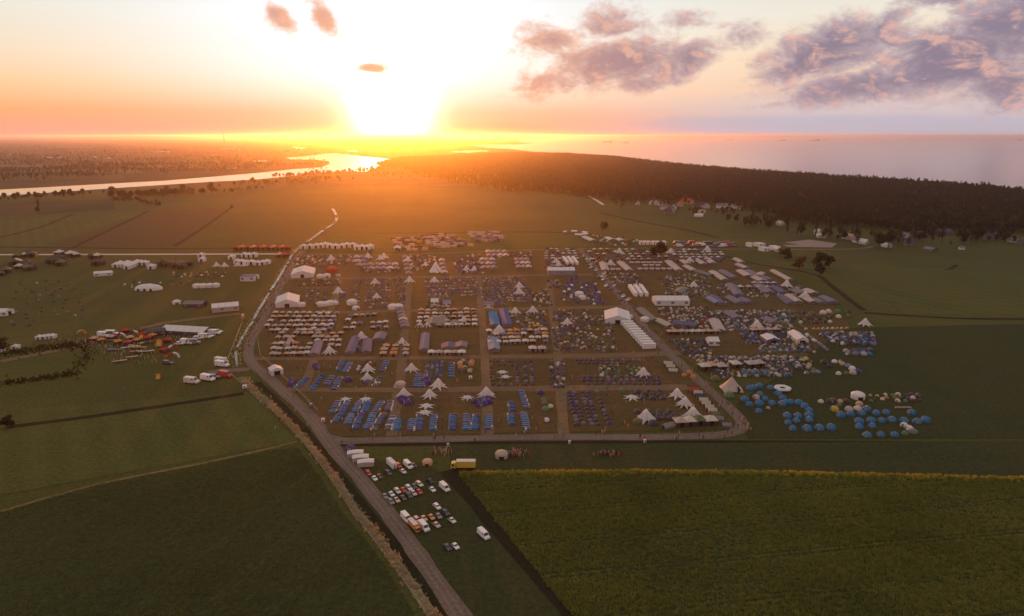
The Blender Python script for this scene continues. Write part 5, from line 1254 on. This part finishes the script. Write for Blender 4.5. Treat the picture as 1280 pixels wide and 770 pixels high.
# --- containers and cabins
for i in range(10):
    t = i / 9; put_px('container', g_cabin('white', 7.5, 2.9, 2.9), 784 + 27 * t, 407 + 28.5 * t, PI / 2 + .12, 1.0, 'white container with pale roof, %s of the stepped row below the gabled marquee' % ORD[i], 'container', 'white containers in a stepped row')
for i in range(3):
    for g0, (x0, y0, x1, y1, ln_) in enumerate(((704, 323.5, 710, 331.5, 20), (787, 359.5, 795, 371, 30))):
        dx = i * (5.8 if g0 == 0 else 6.7)
        a, b = at(x0 + dx, y0), at(x1 + dx, y1); p = (a + b) / 2; Ln = round((b - a).length, 1)
        put('sanitary_cabin', g_cabin('white', Ln, 2.7, 2.7), p.x, p.y, math.atan2((b - a).y, (b - a).x) - PI / 2, 1.0, 'long white sanitary cabin, %s of three parallel ones %s' % (ORD[i], 'left of the diagonal road' if g0 == 0 else 'right of the diagonal road'), 'cabin', 'long white cabins')
for (x, y, w) in ((560, 558.5, 1.3), (712, 555, 1.3), (806, 553.5, 1.3), (404, 527, 2.2), (306, 485, 3.0), (389, 508, 1.8), (588, 473.5, 2.6), (657.5, 539, 1.3)):
    put_px('toilet_cabin', g_cabin('white' if x != 389 else 'pink', w * 1.1, w, 2.0), x, y, .2, .62, 'small white booth %s' % ({560: 'on the grass below the front road above the car park', 712: 'on the grass below the front road at mid length', 806: 'on the grass below the front road near the corner', 404: 'beside the bend where the front road leaves', 306: 'on the reed bank left of the canal', 389: 'pinkish, at the fence beside the main road', 588: 'alone right of the blue dome columns', 657.5: 'at the foot of the blue double line'}[x]), 'booth')
# three joined store roofs in the car park
for i, (x, y) in enumerate(((444.5, 570.3), (451, 575.8), (457.5, 581.8))):
    put_px('store_tent', [('roof', cached('strf', lambda: (lambda mb: (mb.loft([[(x_ * 5.0, -2.6, 2.6 + .5 * math.cos(x_ * 1.4)) for x_ in (-1, -.6, -.2, .2, .6, 1)], [(x_ * 5.0, 0, 3.3 + .5 * math.cos(x_ * 1.4)) for x_ in (-1, -.6, -.2, .2, .6, 1)], [(x_ * 5.0, 2.6, 2.6 + .5 * math.cos(x_ * 1.4)) for x_ in (-1, -.6, -.2, .2, .6, 1)]], 0, False), mb.mesh('store_roof', C('white'), True))[1])(MB())), None),
        ('wall', cached('stwl', lambda: (lambda mb: (mb.box(-4.8, 4.8, -2.4, 2.4, 0, 2.62), mb.mesh('store_wall', C('pink')))[1])(MB())), None)], x, y, .15, .62, 'white curved roof store tent beside the main road, %s of three joined' % ORD[i], 'store tent', 'three joined store tents')
put_px(D, g_dome('purple'), 438, 563.5, 0, 2.0, 'dark violet dome tent behind the three joined store roofs', 'tent')
# --- vehicles of the car park
cx_ = lambda x, y: (420 + x / 5.818, 550 + y / 5.818)
HD = heading(*cx_(680, 348), *cx_(722, 386))
CARS = [(237, 250, 'red', 'wagon', 'at the top of the park beside the joined store tents'), (280, 288, 'white', 'car', 'nearest the road below the store tents'), (315, 273, 'brown', 'car', 'dark, right beside the white one below the store tents'), (380, 247, 'dark_grey', 'wagon', 'below the long white trailer'), (487, 237, 'cream', 'car', 'between the trailer and the pale van'), (455, 195, 'red', 'wagon', 'right of the long white trailer'), (565, 192, 'brown', 'car', 'right of the pale van'),
        (357, 418, 'grey', 'car', 'first of the upper double row, at the road'), (403, 402, 'white', 'car', 'second of the upper double row'), (447, 380, 'cream', 'wagon', 'third of the upper double row'), (490, 372, 'red', 'car', 'bright, in the middle of the upper double row'), (530, 357, 'white', 'wagon', 'fifth of the upper double row'), (568, 346, 'dark_grey', 'car', 'sixth of the upper double row'), (607, 330, 'cream', 'wagon', 'last of the upper double row'),
        (400, 458, 'grey', 'wagon', 'first of the second line, at the road'), (440, 445, 'peach', 'car', 'second of the second line'), (487, 430, 'brown', 'car', 'third of the second line'), (532, 412, 'dark_grey', 'wagon', 'fourth of the second line'), (562, 395, 'pink', 'wagon', 'pale, fifth of the second line'), (603, 385, 'red', 'car', 'last of the second line'),
        (685, 307, 'black', 'car', 'alone above the white hatchback'), (700, 368, 'white', 'car', 'alone between the double row and the white van'),
        (735, 494, 'white', 'wagon', 'at the top end of the lower row'), (797, 538, 'dark_grey', 'wagon', 'right of the white estate in the lower row'), (843, 594, 'cream', 'car', 'farthest from the road in the lower row'), (745, 562, 'grey', 'car', 'in the lower row under the white estate'), (692, 570, 'orange', 'car', 'third of the lower row'), (638, 580, 'peach', 'car', 'second of the lower row'), (590, 590, 'peach', 'wagon', 'first of the lower row behind the white vans'), (730, 627, 'beige', 'car', 'below the lower row'),
        (808, 789, 'dark_grey', 'car', 'darker of the pair in the lowest part of the park'), (867, 782, 'white', 'car', 'paler of the pair in the lowest part of the park')]
for x, y, c, k, w in CARS:
    px, py = cx_(x, y); put_px('parked_car', g_car(c, k), px, py, HD + rc.uniform(-.06, .06), .78, '%s %s parked %s' % (c.replace('_', ' '), 'estate car' if k == 'wagon' else 'car', w), 'car', 'cars parked on the grass')
for x, y, c, w in [(525, 197, 'white', 'pale van left of a dark car under the store tents'), (790, 360, 'white', 'white van beside the dark field edge, upper one'), (510, 582, 'white', 'white van by the road behind the orange lorry'), (640, 647, 'white', 'white van with blue tint below the orange roof lorry'), (1073, 704, 'white', 'white van alone at the lower edge of the park')]:
    px, py = cx_(x, y); put_px('parked_van', g_car(c, 'van'), px, py, HD, .86, w, 'van', 'vans parked on the grass')
px, py = cx_(570, 648); put_px('small_lorry', g_lorry('orange'), px, py, HD, .6, 'small orange lorry with boxes beside the white vans', 'lorry')
px, py = cx_(405, 190); put_px('box_trailer', g_cabin('white', 8.5, 2.5, 3.2), px, py, HD, .68, 'long white box trailer among cars near the store tents', 'trailer')
put_px('lorry', g_lorry('yellow'), 578, 586, -PI / 2, .9, 'yellow lorry with white roofed box standing at the crop edge', 'lorry')
px, py = cx_(665, 178); put_px('pod_tent', g_pod('peach'), px, py, 0, .62, 'small peach round tent on the grass above the car park', 'round tent')
put_px('pod_tent', g_pod('beige'), 627, 571.5, 0, .8, 'small beige round tent beside the scattered pinkish people', 'round tent')
# cars lined at the left junction and by the fairground
for i, (x, y, c, k) in enumerate([(240, 479, 'cream', 'van'), (260, 475.5, 'white', 'van'), (268.5, 472.5, 'grey', 'wagon'), (282, 471, 'red', 'van'), (234, 430, 'white', 'van'), (242, 430, 'grey', 'van'), (248, 424, 'white', 'wagon'), (256, 423, 'cream', 'van'), (262, 421, 'white', 'car'), (268, 418, 'white', 'van'), (273, 415.5, 'cream', 'car'), (224, 431, 'white', 'car'), (278, 458, 'white', 'van'), (277, 454, 'cream', 'van'), (210, 455, 'dark_grey', 'wagon'), (130, 421, 'white', 'van'), (135, 420, 'dark_grey', 'van'), (140, 419, 'white', 'van')]):
    put_px('parked_car' if k != 'van' else 'parked_van', g_car(c, k), x, y, 1.4 + rc.uniform(-.3, .3), 1.3, '%s %s %s' % (c.replace('_', ' '), 'van' if k == 'van' else 'car', 'in the short row by the canal causeway, %s of it' % ORD[i] if i < 4 else 'parked round the fairground shelter, %s of the ring' % ORD[i - 4]), 'car' if k != 'van' else 'van', 'vehicles by the fairground')
for i in range(34):
    x = 845 + i % 17 * 4.6; y = 305 + (i // 17) * 3.4 + rc.uniform(-.5, .5)
    c = pick(['white', 'dark_grey', 'red', 'grey', 'plum']); k = pick(['car', 'wagon', 'van'])
    put_px('distant_car', g_car(c, k), x, y, rc.choice((PI / 2, -PI / 2)), 1.35, '%s vehicle parked along the concrete road right of the dark tree' % c.replace('_', ' '), 'car', 'vehicles along the concrete road')
for i in range(30):
    t = rc.random(); p = ROADS['bottom'][int((.62 + .36 * t) * (len(ROADS['bottom']) - 1))]; s = rc.choice((-1, 1)) * rc.uniform(1.0, 5.0)
    c = pick(['white', 'grey', 'orange', 'dark_grey', 'cream'])
    put('distant_car', g_car(c, 'car'), p.x + s, p.y, -.5, 1.2, '%s vehicle on the far stretch of the diagonal road' % c.replace('_', ' '), 'car', 'vehicles on the diagonal road')
# --- fairground inflatables
def g_arch(c1, c2, r=4.2):
    out = []
    for half, c in ((0, c1), (1, c2)):
        mb = MB(); rings = []
        for k in range(7):
            t = PI * (half * .5 + .5 * k / 6); cx, cz = r * math.cos(t), r * math.sin(t) * 1.1
            rings.append([((r + .85 * math.cos(a)) * math.cos(t), .85 * math.sin(a), max(0, (r + .85 * math.cos(a)) * math.sin(t) * 1.1)) for a in [j * PI / 4 for j in range(8)]])
        mb.loft(rings); out.append(('arch_half', mb.mesh('arch_half', C(c), True), None))
    return out
def g_slide(c):
    mb = MB(); mb.loft([[(-2.6, -3, .1), (2.6, -3, .1), (2.6, 3, .1), (-2.6, 3, .1)], [(-2.8, -3, 1.0), (2.8, -3, 1.0), (2.8, 3.1, 1.2), (-2.8, 3.1, 1.2)], [(-2.5, 1.0, 3.6), (2.5, 1.0, 3.6), (2.6, 3.1, 4.0), (-2.6, 3.1, 4.0)], [(-2.3, 1.8, 5.6), (2.3, 1.8, 5.6), (2.3, 3.0, 5.8), (-2.3, 3.0, 5.8)]], 0, True, True)
    t = MB()
    for s in (-1, 1): t.cyl((s * 2.6, 2.4, 0), (s * 2.5, 2.4, 7.0), .7, .5, 8)
    ln_ = MB(); ln_.poly([(-1.6, -3.1, .9), (1.6, -3.1, .9), (1.5, 1.0, 3.75), (-1.5, 1.0, 3.75)])
    return [('slide_body', mb.mesh('slide_body', C(c), True), None), ('tower', t.mesh('slide_tower', C('red'), True), None), ('slide_lane', ln_.mesh('slide_lane', C('yellow')), None)]
for x, y, a, b, r, lab in ((151, 422, 'white', 'red', 3.2, 'white and red inflatable ring beside parked vans at the fairground'), (168, 420, 'white', 'plum', 3.6, 'white inflatable arch with dark side, left of the red slide'), (216, 438, 'red', 'white', 3.4, 'red and white inflatable ring above the lone arch'), (217, 448, 'white', 'red', 3.8, 'pale inflatable arch nearest the meadow at the fairground'), (102, 418, 'orange', 'peach', 3.0, 'orange inflatable arch at the dark hedge')):
    put_px('inflatable_arch', g_arch(a, b, r), x, y, .5, .72, lab, 'inflatable arch')
for x, y, c, lab in ((177, 424, 'red', 'bright red inflatable slide with twin towers beside the dark shelter'), (199, 433, 'orange', 'orange red inflatable slide in front of the white shelter'), (198, 474, 'orange', 'small orange inflatable slide alone on the dark meadow')):
    put_px('inflatable_slide', g_slide(c), x, y, 0.3, .62 if x != 198 else .4, lab, 'inflatable slide')
for i, (x, y, c) in enumerate(((157, 416, 'red'), (163, 425, 'peach'), (171, 428, 'orange'), (185, 425, 'red'), (191, 422, 'orange'), (160, 431, 'red'), (206, 440, 'red'), (210, 428, 'red'), (148, 430, 'orange'), (139, 424, 'peach'), (127, 428, 'orange'), (118, 426, 'peach'))):
    put_px('market_stall', g_pavilion(c, 'brown'), x, y, i * .7, 1.0, '%s canopy stall of the fairground, %s of its ring' % (c, ORD[i]), 'market stall', 'red and orange market stalls')
def g_column():
    a = MB(); a.cyl((0, 0, 0), (0, 0, 3.6), 1.3, 1.2, 10); b = MB(); b.cyl((0, 0, 3.61), (0, 0, 5.6), 1.2, 1.0, 10)
    return [('base', a.mesh('column_base', C('orange'), True), None), ('top', b.mesh('column_top', C('white'), True), None)]
for x, y, lab in ((304, 401, 'orange column with white top at the upper end of the rope line'), (282.5, 457, 'orange column with white top at the lower end of the rope line')):
    put_px('inflatable_column', g_column(), x, y, 0, .8, lab, 'inflatable column')
for i, (x, y) in enumerate(((50, 424), (56, 423.5), (61, 423), (66, 422.5), (20, 436), (1, 440))):
    put_px('party_tent', g_pavilion('white', 'white'), x, y, 0, 1.1, 'small white tent by the dark hedge at the left edge, %s of these' % ORD[i], 'party tent', 'small white tents by the hedge')
# long timber and stall debris of the fairground
def g_stall(c, L_):
    a = MB(); a.box(-L_ / 2, L_ / 2, -.7, .7, .9, 1.05, 0, True); b = MB()
    for x in (-L_ * .45, 0, L_ * .45): b.box(x - .08, x + .08, -.5, .5, 0, .898)
    return [('top', a.mesh('bench_top', C(c)), None), ('legs', b.mesh('bench_legs', C('brown')), None)]
for i, (x, y, c, L_, r) in enumerate([(145, 439, 'lilac', 9, .2), (139, 438, 'lilac', 4, .2), (160, 436, 'cream', 7, .4), (168, 434, 'cream', 8, -.3), (175, 436, 'yellow', 8, .1), (183, 441, 'cream', 8, .4), (150, 453, 'peach', 7, .5), (165, 448, 'peach', 6, .4), (141, 427, 'lilac', 6, .1), (180, 430, 'cream', 5, .9), (186, 429, 'grey', 6, .7), (171, 441, 'peach', 7, .15)]):
    put_px('long_table', g_stall(c, L_), x, y, r, 1.0, '%s long table among the fairground litter, %s from the hedge' % (c, ORD[i]), 'table', 'long tables at the fairground')
flush()

# ------------------------------------------------------------------ houses of the village behind the meadow
HS = []
r_ = random.Random(31)
for i, (x, y, c, rf, L_, wl, hh) in enumerate([(797, 256, 'white', 'plum', 9, 4, 8), (815, 256, 'white', 'grey', 12, 5, 9), (820, 256, 'white', 'plum', 12, 5, 9), (826, 257, 'white', 'grey', 12, 5, 9), (829, 262, 'white', 'grey', 10, 5, 9), (834, 262, 'white', 'plum', 10, 5, 9), (838, 264, 'grey', 'plum', 10, 5, 8), (842, 262, 'white', 'grey', 11, 5, 9), (835, 267, 'grey', 'plum', 11, 4, 8), (840, 266, 'white', 'grey', 9, 4, 8), (850, 258, 'peach', 'red', 14, 5, 10), (858, 255, 'peach', 'red', 15, 6, 11), (862, 255, 'cream', 'red', 12, 5, 9),
        (871, 260, 'grey', 'plum', 10, 4, 8), (877, 259, 'white', 'plum', 10, 4, 8), (883, 260, 'white', 'grey', 10, 4, 8), (899, 260, 'white', 'grey', 9, 5, 8), (904, 260, 'white', 'grey', 9, 5, 8), (909, 260, 'white', 'grey', 9, 5, 8), (914, 261, 'white', 'grey', 9, 5, 8), (919, 261, 'white', 'grey', 9, 5, 8), (926, 262, 'white', 'grey', 9, 4, 7), (873, 271, 'white', 'white', 12, 3, 5), (877, 267, 'cream', 'beige', 10, 3, 6),
        (975, 281.5, 'white', 'white', 9, 3.6, 6), (1022, 293, 'white', 'white', 7, 4, 7), (1026, 297, 'cream', 'cream', 12, 3, 5), (1060, 299, 'cream', 'peach', 11, 4, 7), (1071, 303, 'white', 'grey', 9, 3, 6), (1079, 305, 'white', 'white', 9, 3, 6), (1108, 309, 'white', 'white', 9, 3, 5), (1125, 301, 'grey', 'plum', 10, 4, 8), (1131, 299, 'white', 'grey', 9, 4, 8), (1135, 302, 'grey', 'grey', 10, 4, 8), (1140, 294, 'grey', 'plum', 10, 4, 8), (1136, 307, 'grey', 'plum', 10, 4, 8), (1150, 297, 'plum', 'plum', 12, 4, 8), (1163, 294, 'grey', 'plum', 11, 4, 8), (1172, 293, 'grey', 'plum', 11, 4, 8), (1186, 294, 'grey', 'plum', 10, 4, 8),
        (1163, 314, 'grey', 'grey', 12, 2.6, 4.5), (1202, 312, 'white', 'grey', 5, 2.5, 4), (1236, 300, 'grey', 'plum', 10, 4, 8), (1243, 299, 'grey', 'plum', 12, 4, 9), (1266, 303, 'white', 'grey', 9, 3, 5), (1278, 306, 'grey', 'plum', 9, 4, 7), (972, 314, 'white', 'white', 8, 3, 5)]):
    where = 'white terrace in the trees' if 895 < x < 930 else 'left hamlet behind the meadow' if x < 870 else 'dim hamlet at the forest edge' if x > 1110 else 'scattered farmyard by the paved yard'
    PLACE.clear()
    put_px('house', g_house(c, rf, L_, L_ * .75, wl, hh), x, y, r_.choice((0, PI / 2, .4, -.3)) + r_.uniform(-.2, .2), 1.0, '%s house with %s roof, %s along the %s' % (c, rf, ORD[i % 20], where), 'house', 'village houses behind the meadow')
    flush()
# far bank: works, mast and farmhouses
for i, (x, y, w, hh) in enumerate([(196, 190.5, 40, 10), (202, 190.2, 50, 12), (209, 190.4, 40, 10), (280, 187.5, 36, 12), (286, 187.2, 46, 16), (292, 187.4, 36, 12), (299, 187.4, 30, 14), (308, 187.5, 36, 10), (290, 211, 40, 6), (172, 206, 12, 6), (62, 197.5, 30, 8), (75, 197.3, 26, 8), (135, 198.4, 30, 7), (118, 197, 26, 8), (12, 194, 30, 9)]):
    PLACE.clear(); put_px('factory_hall', g_house('white', 'grey', w, w * .6, hh * .7, hh), x, y, .2, 1.0, 'pale far hall on the plain across the river, %s of the distant buildings' % ORD[i], 'hall', 'far buildings across the river'); flush()
mb = MB(); mb.cyl((0, 0, 0), (0, 0, 145), 5.5, 3.2, 10); p = at(281, 184)
ch = empty('chimney_stack', (p.x, p.y, 0)); tag(ch, 'tall thin factory chimney on the far horizon left of the sun', 'chimney'); link('shaft', mb.mesh('chimney_shaft', C('pink')), ch)
mb = MB(); mb.cyl((0, 0, 132), (0, 0, 142), 3.8, 3.6, 10, 0, False); link('band', mb.mesh('chimney_band', C('red')), ch)
# ships on the sea
def ship(px, py, L_, lab):
    p = at(px, py); s = empty('ship', (p.x, p.y, .35), .1); tag(s, lab, 'ship', 'ships at anchor')
    hb = MB(); w = L_ * .07
    ring = lambda k, z: [(-L_ / 2 * k, 0, z), (-L_ * .36 * k, -w, z), (L_ * .46 * k, -w, z), (L_ / 2 * k, 0, z), (L_ * .46 * k, w, z), (-L_ * .36 * k, w, z)]
    hb.loft([ring(.94, 0), ring(1, L_ * .06)], 0, True, True); link('hull', hb.mesh('hull', C('dark_grey')), s)
    sb = MB(); sb.box(L_ * .28, L_ * .42, -w * .8, w * .8, L_ * .062, L_ * .17); link('superstructure', sb.mesh('superstructure', C('grey')), s)
    mb2 = MB(); mb2.cyl((-L_ * .1, 0, L_ * .06), (-L_ * .1, 0, L_ * .2), L_ * .008, L_ * .006, 5); link('mast', mb2.mesh('ship_mast', M_pole), s)
ship(759, 177.6, 190, 'dark cargo ship anchored near the coast, largest on the sea'); ship(782, 178.2, 120, 'small ship right of the larger cargo ship'); ship(978, 175.8, 170, 'faint ship on the horizon, left of a pair'); ship(1019, 175.6, 240, 'faint long ship on the horizon right of the middle'); ship(1031, 175.4, 120, 'faint short ship beside the long one on the horizon'); ship(912, 174.6, 200, 'tiny ship on the horizon above the forest'); ship(1274, 174.8, 200, 'tiny ship at the far right of the horizon')
# ------------------------------------------------------------------ trees one can tell apart
TREES = [(825, 326, 'oak', 20, L_pine, 'dark round tree standing by the concrete road within the camp'), (817, 325, 'oak', 14, L_leaf, 'brownish smaller tree left of the dark tree in the camp'), (980, 322, 'bush', 13, L_olive, 'yellow olive bush at the field corner, highest of the four'), (985, 325, 'bush', 9, L_leaf, 'small bush under the yellow olive one'), (998, 337, 'bush', 15, L_olive, 'olive bush at the left end of the bush row'), (1022, 338, 'bush', 18, L_leaf, 'broad dark bush behind the round one'), (1036, 336, 'bush', 13, L_leaf, 'dark bush at the right of the broad one'), (1024, 346, 'oak', 13, L_pine, 'dark round bush at the head of the ditch'),
         (984, 291, 'poplar', 24, L_leaf, 'slender poplar beside the small white house'), (1019.5, 294, 'poplar', 23, L_leaf, 'left slender poplar behind the paved yard'), (1037, 296, 'poplar', 24, L_leaf, 'right slender poplar behind the paved yard'), (1001, 296, 'oak', 18, L_leaf, 'broad tree left of the paved yard'), (960, 287, 'oak', 14, L_pine, 'round tree at the meadow edge near the white house'), (940, 284, 'oak', 18, L_leaf, 'pale broad tree right of the meadow tip'), (932, 283, 'oak', 14, L_pine, 'dark tree left of the pale broad tree'), (920, 279, 'oak', 14, L_pine, 'dark tree at the hamlet meadow edge'), (910, 277, 'oak', 12, L_pine, 'low dark tree at the meadow tip'),
         (1098, 312, 'oak', 20, L_leaf, 'large tree at the end of the road, left one'), (1110, 310, 'oak', 22, L_pine, 'large tree at the end of the road, right one'), (1055, 300, 'oak', 13, L_pine, 'tree behind the cream farm building'), (1220, 302, 'oak', 26, L_pine, 'big round tree between the dim hamlets'), (1205, 306, 'oak', 16, L_pine, 'dark tree left of the big round tree'),
         (142, 249, 'oak', 26, L_leaf, 'tall tree at the left end of the river tree row'), (152, 247, 'oak', 15, L_pine, 'low tree next to the tall river tree'), (172, 245, 'oak', 14, L_pine, 'river bank tree third along the row'), (182, 245, 'bush', 12, L_leaf, 'river bank bush fourth along the row'), (195, 245, 'oak', 15, L_pine, 'river bank tree fifth along the row'), (210, 244, 'oak', 20, L_pine, 'rounded river bank tree sixth along the row'), (222, 244, 'bush', 13, L_leaf, 'river bank bush seventh along the row'), (230, 243, 'oak', 21, L_pine, 'taller river bank tree eighth along the row'), (240, 243, 'bush', 12, L_leaf, 'river bank bush last in the row'), (265, 243, 'oak', 27, L_leaf, 'broad tree standing apart right of the river row'), (290, 241, 'bush', 12, L_leaf, 'low bush right of the broad river tree'),
         (160, 250, 'bush', 11, L_leaf, 'low bush before the river row'), (185, 256, 'bush', 8, L_leaf, 'small bush at the end of the ditch'), (198, 258, 'bush', 7, L_pine, 'lower small bush at the end of the ditch'), (48, 258, 'poplar', 13, L_pine, 'dark column tree at the ploughed field corner'), (47, 265, 'bush', 9, L_pine, 'dark bush under the column tree'), (290, 261, 'bush', 7, L_leaf, 'dark bush at the head of the third meadow ditch'),
         (8, 535, 'bush', 7, L_pine, 'dark bush on the ditch at the left edge of the picture'), (5, 440, 'bush', 9, L_pine, 'dark bush by the fairground hedge at the left edge'), (755, 288, 'bush', 12, L_leaf, 'bush on the store yard beyond the road'), (362, 222.5, 'oak', 20, L_leaf, 'river tree left of the bright bend'), (383, 221, 'oak', 18, L_leaf, 'second river tree at the bright bend'), (396, 219.5, 'oak', 20, L_pine, 'third river tree at the bright bend'), (405, 219, 'oak', 18, L_leaf, 'fourth river tree at the bright bend'), (437, 217.6, 'oak', 20, L_pine, 'fifth river tree at the bright bend'), (450, 217, 'oak', 22, L_leaf, 'sixth river tree at the bright bend'), (465, 214.5, 'oak', 22, L_pine, 'last river tree at the bright bend')]
for i, (x, y, k, h_, lm, lab) in enumerate(TREES):
    p = at(x, y); t, c = tree_parts(k, 200 + i, h_, 3.2 if y > 230 else 2)
    e = empty('tree' if k != 'bush' else 'bush', (p.x, p.y, 0)); tag(e, lab, 'tree' if k != 'bush' else 'bush')
    link('trunk', t.mesh('trunk', L_bark), e); link('crown', c.mesh('crown', lm), e)
# scrub along the fairground and hedges: one mass each
sp = []
def scrub(pts, w, n, s=(.05, .12)):
    P = pxs(pts)
    for _ in range(n):
        i = r_.randrange(len(P) - 1); a = P[i].lerp(P[i + 1], r_.random())
        s = (s[0], s[1]); sp.append((a.x + r_.gauss(0, w * .5), a.y + r_.gauss(0, w * .5), 0, r_.uniform(*s), r_.uniform(0, 6.28)))
scrub([(0, 444), (40, 438), (80, 433), (100, 431)], 9, 420); scrub([(100, 432), (112, 440), (104, 452), (92, 468)], 5, 150); scrub([(0, 480), (50, 474), (92, 468)], 5, 240); scrub([(100, 430), (140, 420), (180, 413)], 4, 150)
BC = template_collection('scrub_bush', [tree_mesh('bush', 70 + k, L_leaf, 13) for k in range(4)])
scatter('scrub', sp, BC, 4, 'dark scrub along the ditches beside the fairground')
vp = []
for _ in range(240):
    c = r_.choice([(830, 258, 60, 10), (900, 268, 60, 6), (1150, 304, 60, 8), (1240, 302, 50, 7), (1060, 300, 50, 5), (960, 284, 30, 4), (1140, 297, 40, 5), (790, 256, 40, 4)])
    p = at(c[0] + r_.gauss(0, c[2] * .55), c[1] - 2 + r_.gauss(0, c[3] * .4)); vp.append((p.x, p.y, 0, r_.uniform(.4, .95), r_.uniform(0, 6.28)))
scatter('village_greenery', vp, FC, 7, 'garden trees and hedges round the hamlets')
rv = []
for x0, y0, x1, y1, w, n in ((150, 247, 245, 242.5, 26, 90), (140, 250, 165, 252, 14, 16), (165, 250, 200, 258, 8, 22), (245, 243, 330, 236, 14, 22), (352, 222, 415, 218, 30, 42), (415, 218, 478, 213, 40, 46), (478, 212, 520, 204, 60, 40), (0, 251, 130, 243, 12, 40), (300, 232, 420, 226, 60, 60)):
    for _ in range(n):
        p = at(x0, y0).lerp(at(x1, y1), r_.random()); rv.append((p.x + r_.gauss(0, w * .4), p.y + r_.gauss(0, w * .8), 0, r_.uniform(.45, 1.05) if n > 30 else r_.uniform(.3, .7), r_.uniform(0, 6.28)))
OC = template_collection('riverside_tree', [tree_mesh('oak', 90 + k, L_leaf if k % 2 else L_pine, 15, 1.6) for k in range(4)])
scatter('riverside_wood', rv, OC, 4, 'dense low wood along the near bank of the river')
# people scattered on the grass
def people_mesh(c, seed):
    r2 = random.Random(seed); mb = MB(); h_ = 1.65
    mb.loft([[(.0 + .13 * math.cos(t) * k, .10 * math.sin(t) * k, z) for t in [j * PI / 3 for j in range(6)]] for z, k in ((0, .7), (.45, .9), (.85, 1.25), (1.1, 1.15), (1.38, 1.6), (1.44, .6), (1.5, .7), (1.6, .9), (1.72, .7))], 0, True, True)
    for s in (-1, 1): mb.cyl((s * .2, 0, 1.38), (s * .27, -.05, .82), .055, .04, 4)
    return mb.mesh('person', C(c))
HC = template_collection('person', [people_mesh(c, i) for i, c in enumerate(('red', 'peach', 'beige', 'dark_grey', 'pink', 'plum'))])
pp = []
def crowd(px, py, sx, sy, n):
    for _ in range(n):
        p = at(px + r_.gauss(0, sx), py + r_.gauss(0, sy)); pp.append((p.x, p.y, .12, r_.uniform(.9, 1.08), r_.uniform(0, 6.28)))
crowd(645, 569, 7, 2.2, 70); crowd(760, 569, 8, 1.8, 60); crowd(550, 566, 8, 2.5, 30); crowd(170, 440, 26, 8, 160); crowd(110, 428, 24, 4, 110); crowd(230, 424, 20, 3, 60)
for _ in range(420):
    p = at(r_.uniform(335, 900), r_.uniform(325, 540)); pp.append((p.x, p.y, .12, 1, 0))
for rd in ('main', 'bottom'):
    for _ in range(160):
        q_ = ROADS[rd]; p = q_[int((r_.uniform(.55, 1) if rd == 'main' else r_.uniform(.05, 1)) * (len(q_) - 1))]; pp.append((p.x + r_.uniform(-2.5, 2.5), p.y + r_.uniform(-4, 4), .17, 1, 0))
scatter('crowd', pp, HC, 6, 'festival visitors scattered in small groups between the tents')
# fence along the main road side of the camp
def fence(pts, lab, step=4.0, h_=1.5):
    P = pxs(pts); e = empty('wire_fence', P[0]); tag(e, lab, 'fence', 'wire fences of the camp')
    pm = cached('fpost', lambda: (lambda mb: (mb.cyl((0, 0, 0), (0, 0, 1.6), .06, .05, 5), mb.mesh('fence_post', C('cream')))[1])(MB()))
    wm = MB()
    for a, b in zip(P, P[1:]):
        n = max(1, int((b - a).length / step))
        for k in range(n):
            p = a.lerp(b, k / n) - P[0]; o = link('post', pm, e); o.location = p
        for z in (.5, 1.0, 1.5): wm.cyl(a - P[0] + Vector((0, 0, z)), b - P[0] + Vector((0, 0, z)), .03, .03, 3, 0, False)
    link('wire', wm.mesh('fence_wire', C('cream')), e)
fence([(322, 426), (326, 446), (345, 463), (375, 492), (397, 515)], 'wire fence with pale posts between the main road and the camp')
fence([(303.5, 402), (292, 432), (283, 456)], 'rope line fence between two orange columns left of the canal', 5)
fence([(280, 462), (306, 484), (330, 508)], 'wire fence with pale posts on the meadow side of the canal', 5)


# ------------------------------------------------------------------ haze
hz = MB(); hz.box(-61000, 61000, -2000, 61000, -2, 152, 0, True)
M_haze = bpy.data.materials.new('haze'); M_haze.use_nodes = True
nt = M_haze.node_tree; nt.nodes.clear()
ho = nt.nodes.new('ShaderNodeOutputMaterial'); pv = nt.nodes.new('ShaderNodeVolumePrincipled')
pv.inputs['Color'].default_value = (.95, .92, 1.0, 1); pv.inputs['Density'].default_value = 4.2e-5; pv.inputs['Anisotropy'].default_value = .84
nt.links.new(pv.outputs[0], ho.inputs['Volume'])
tag(link('haze', hz.mesh('haze', M_haze)), 'thin evening haze over the plain', kind='stuff')
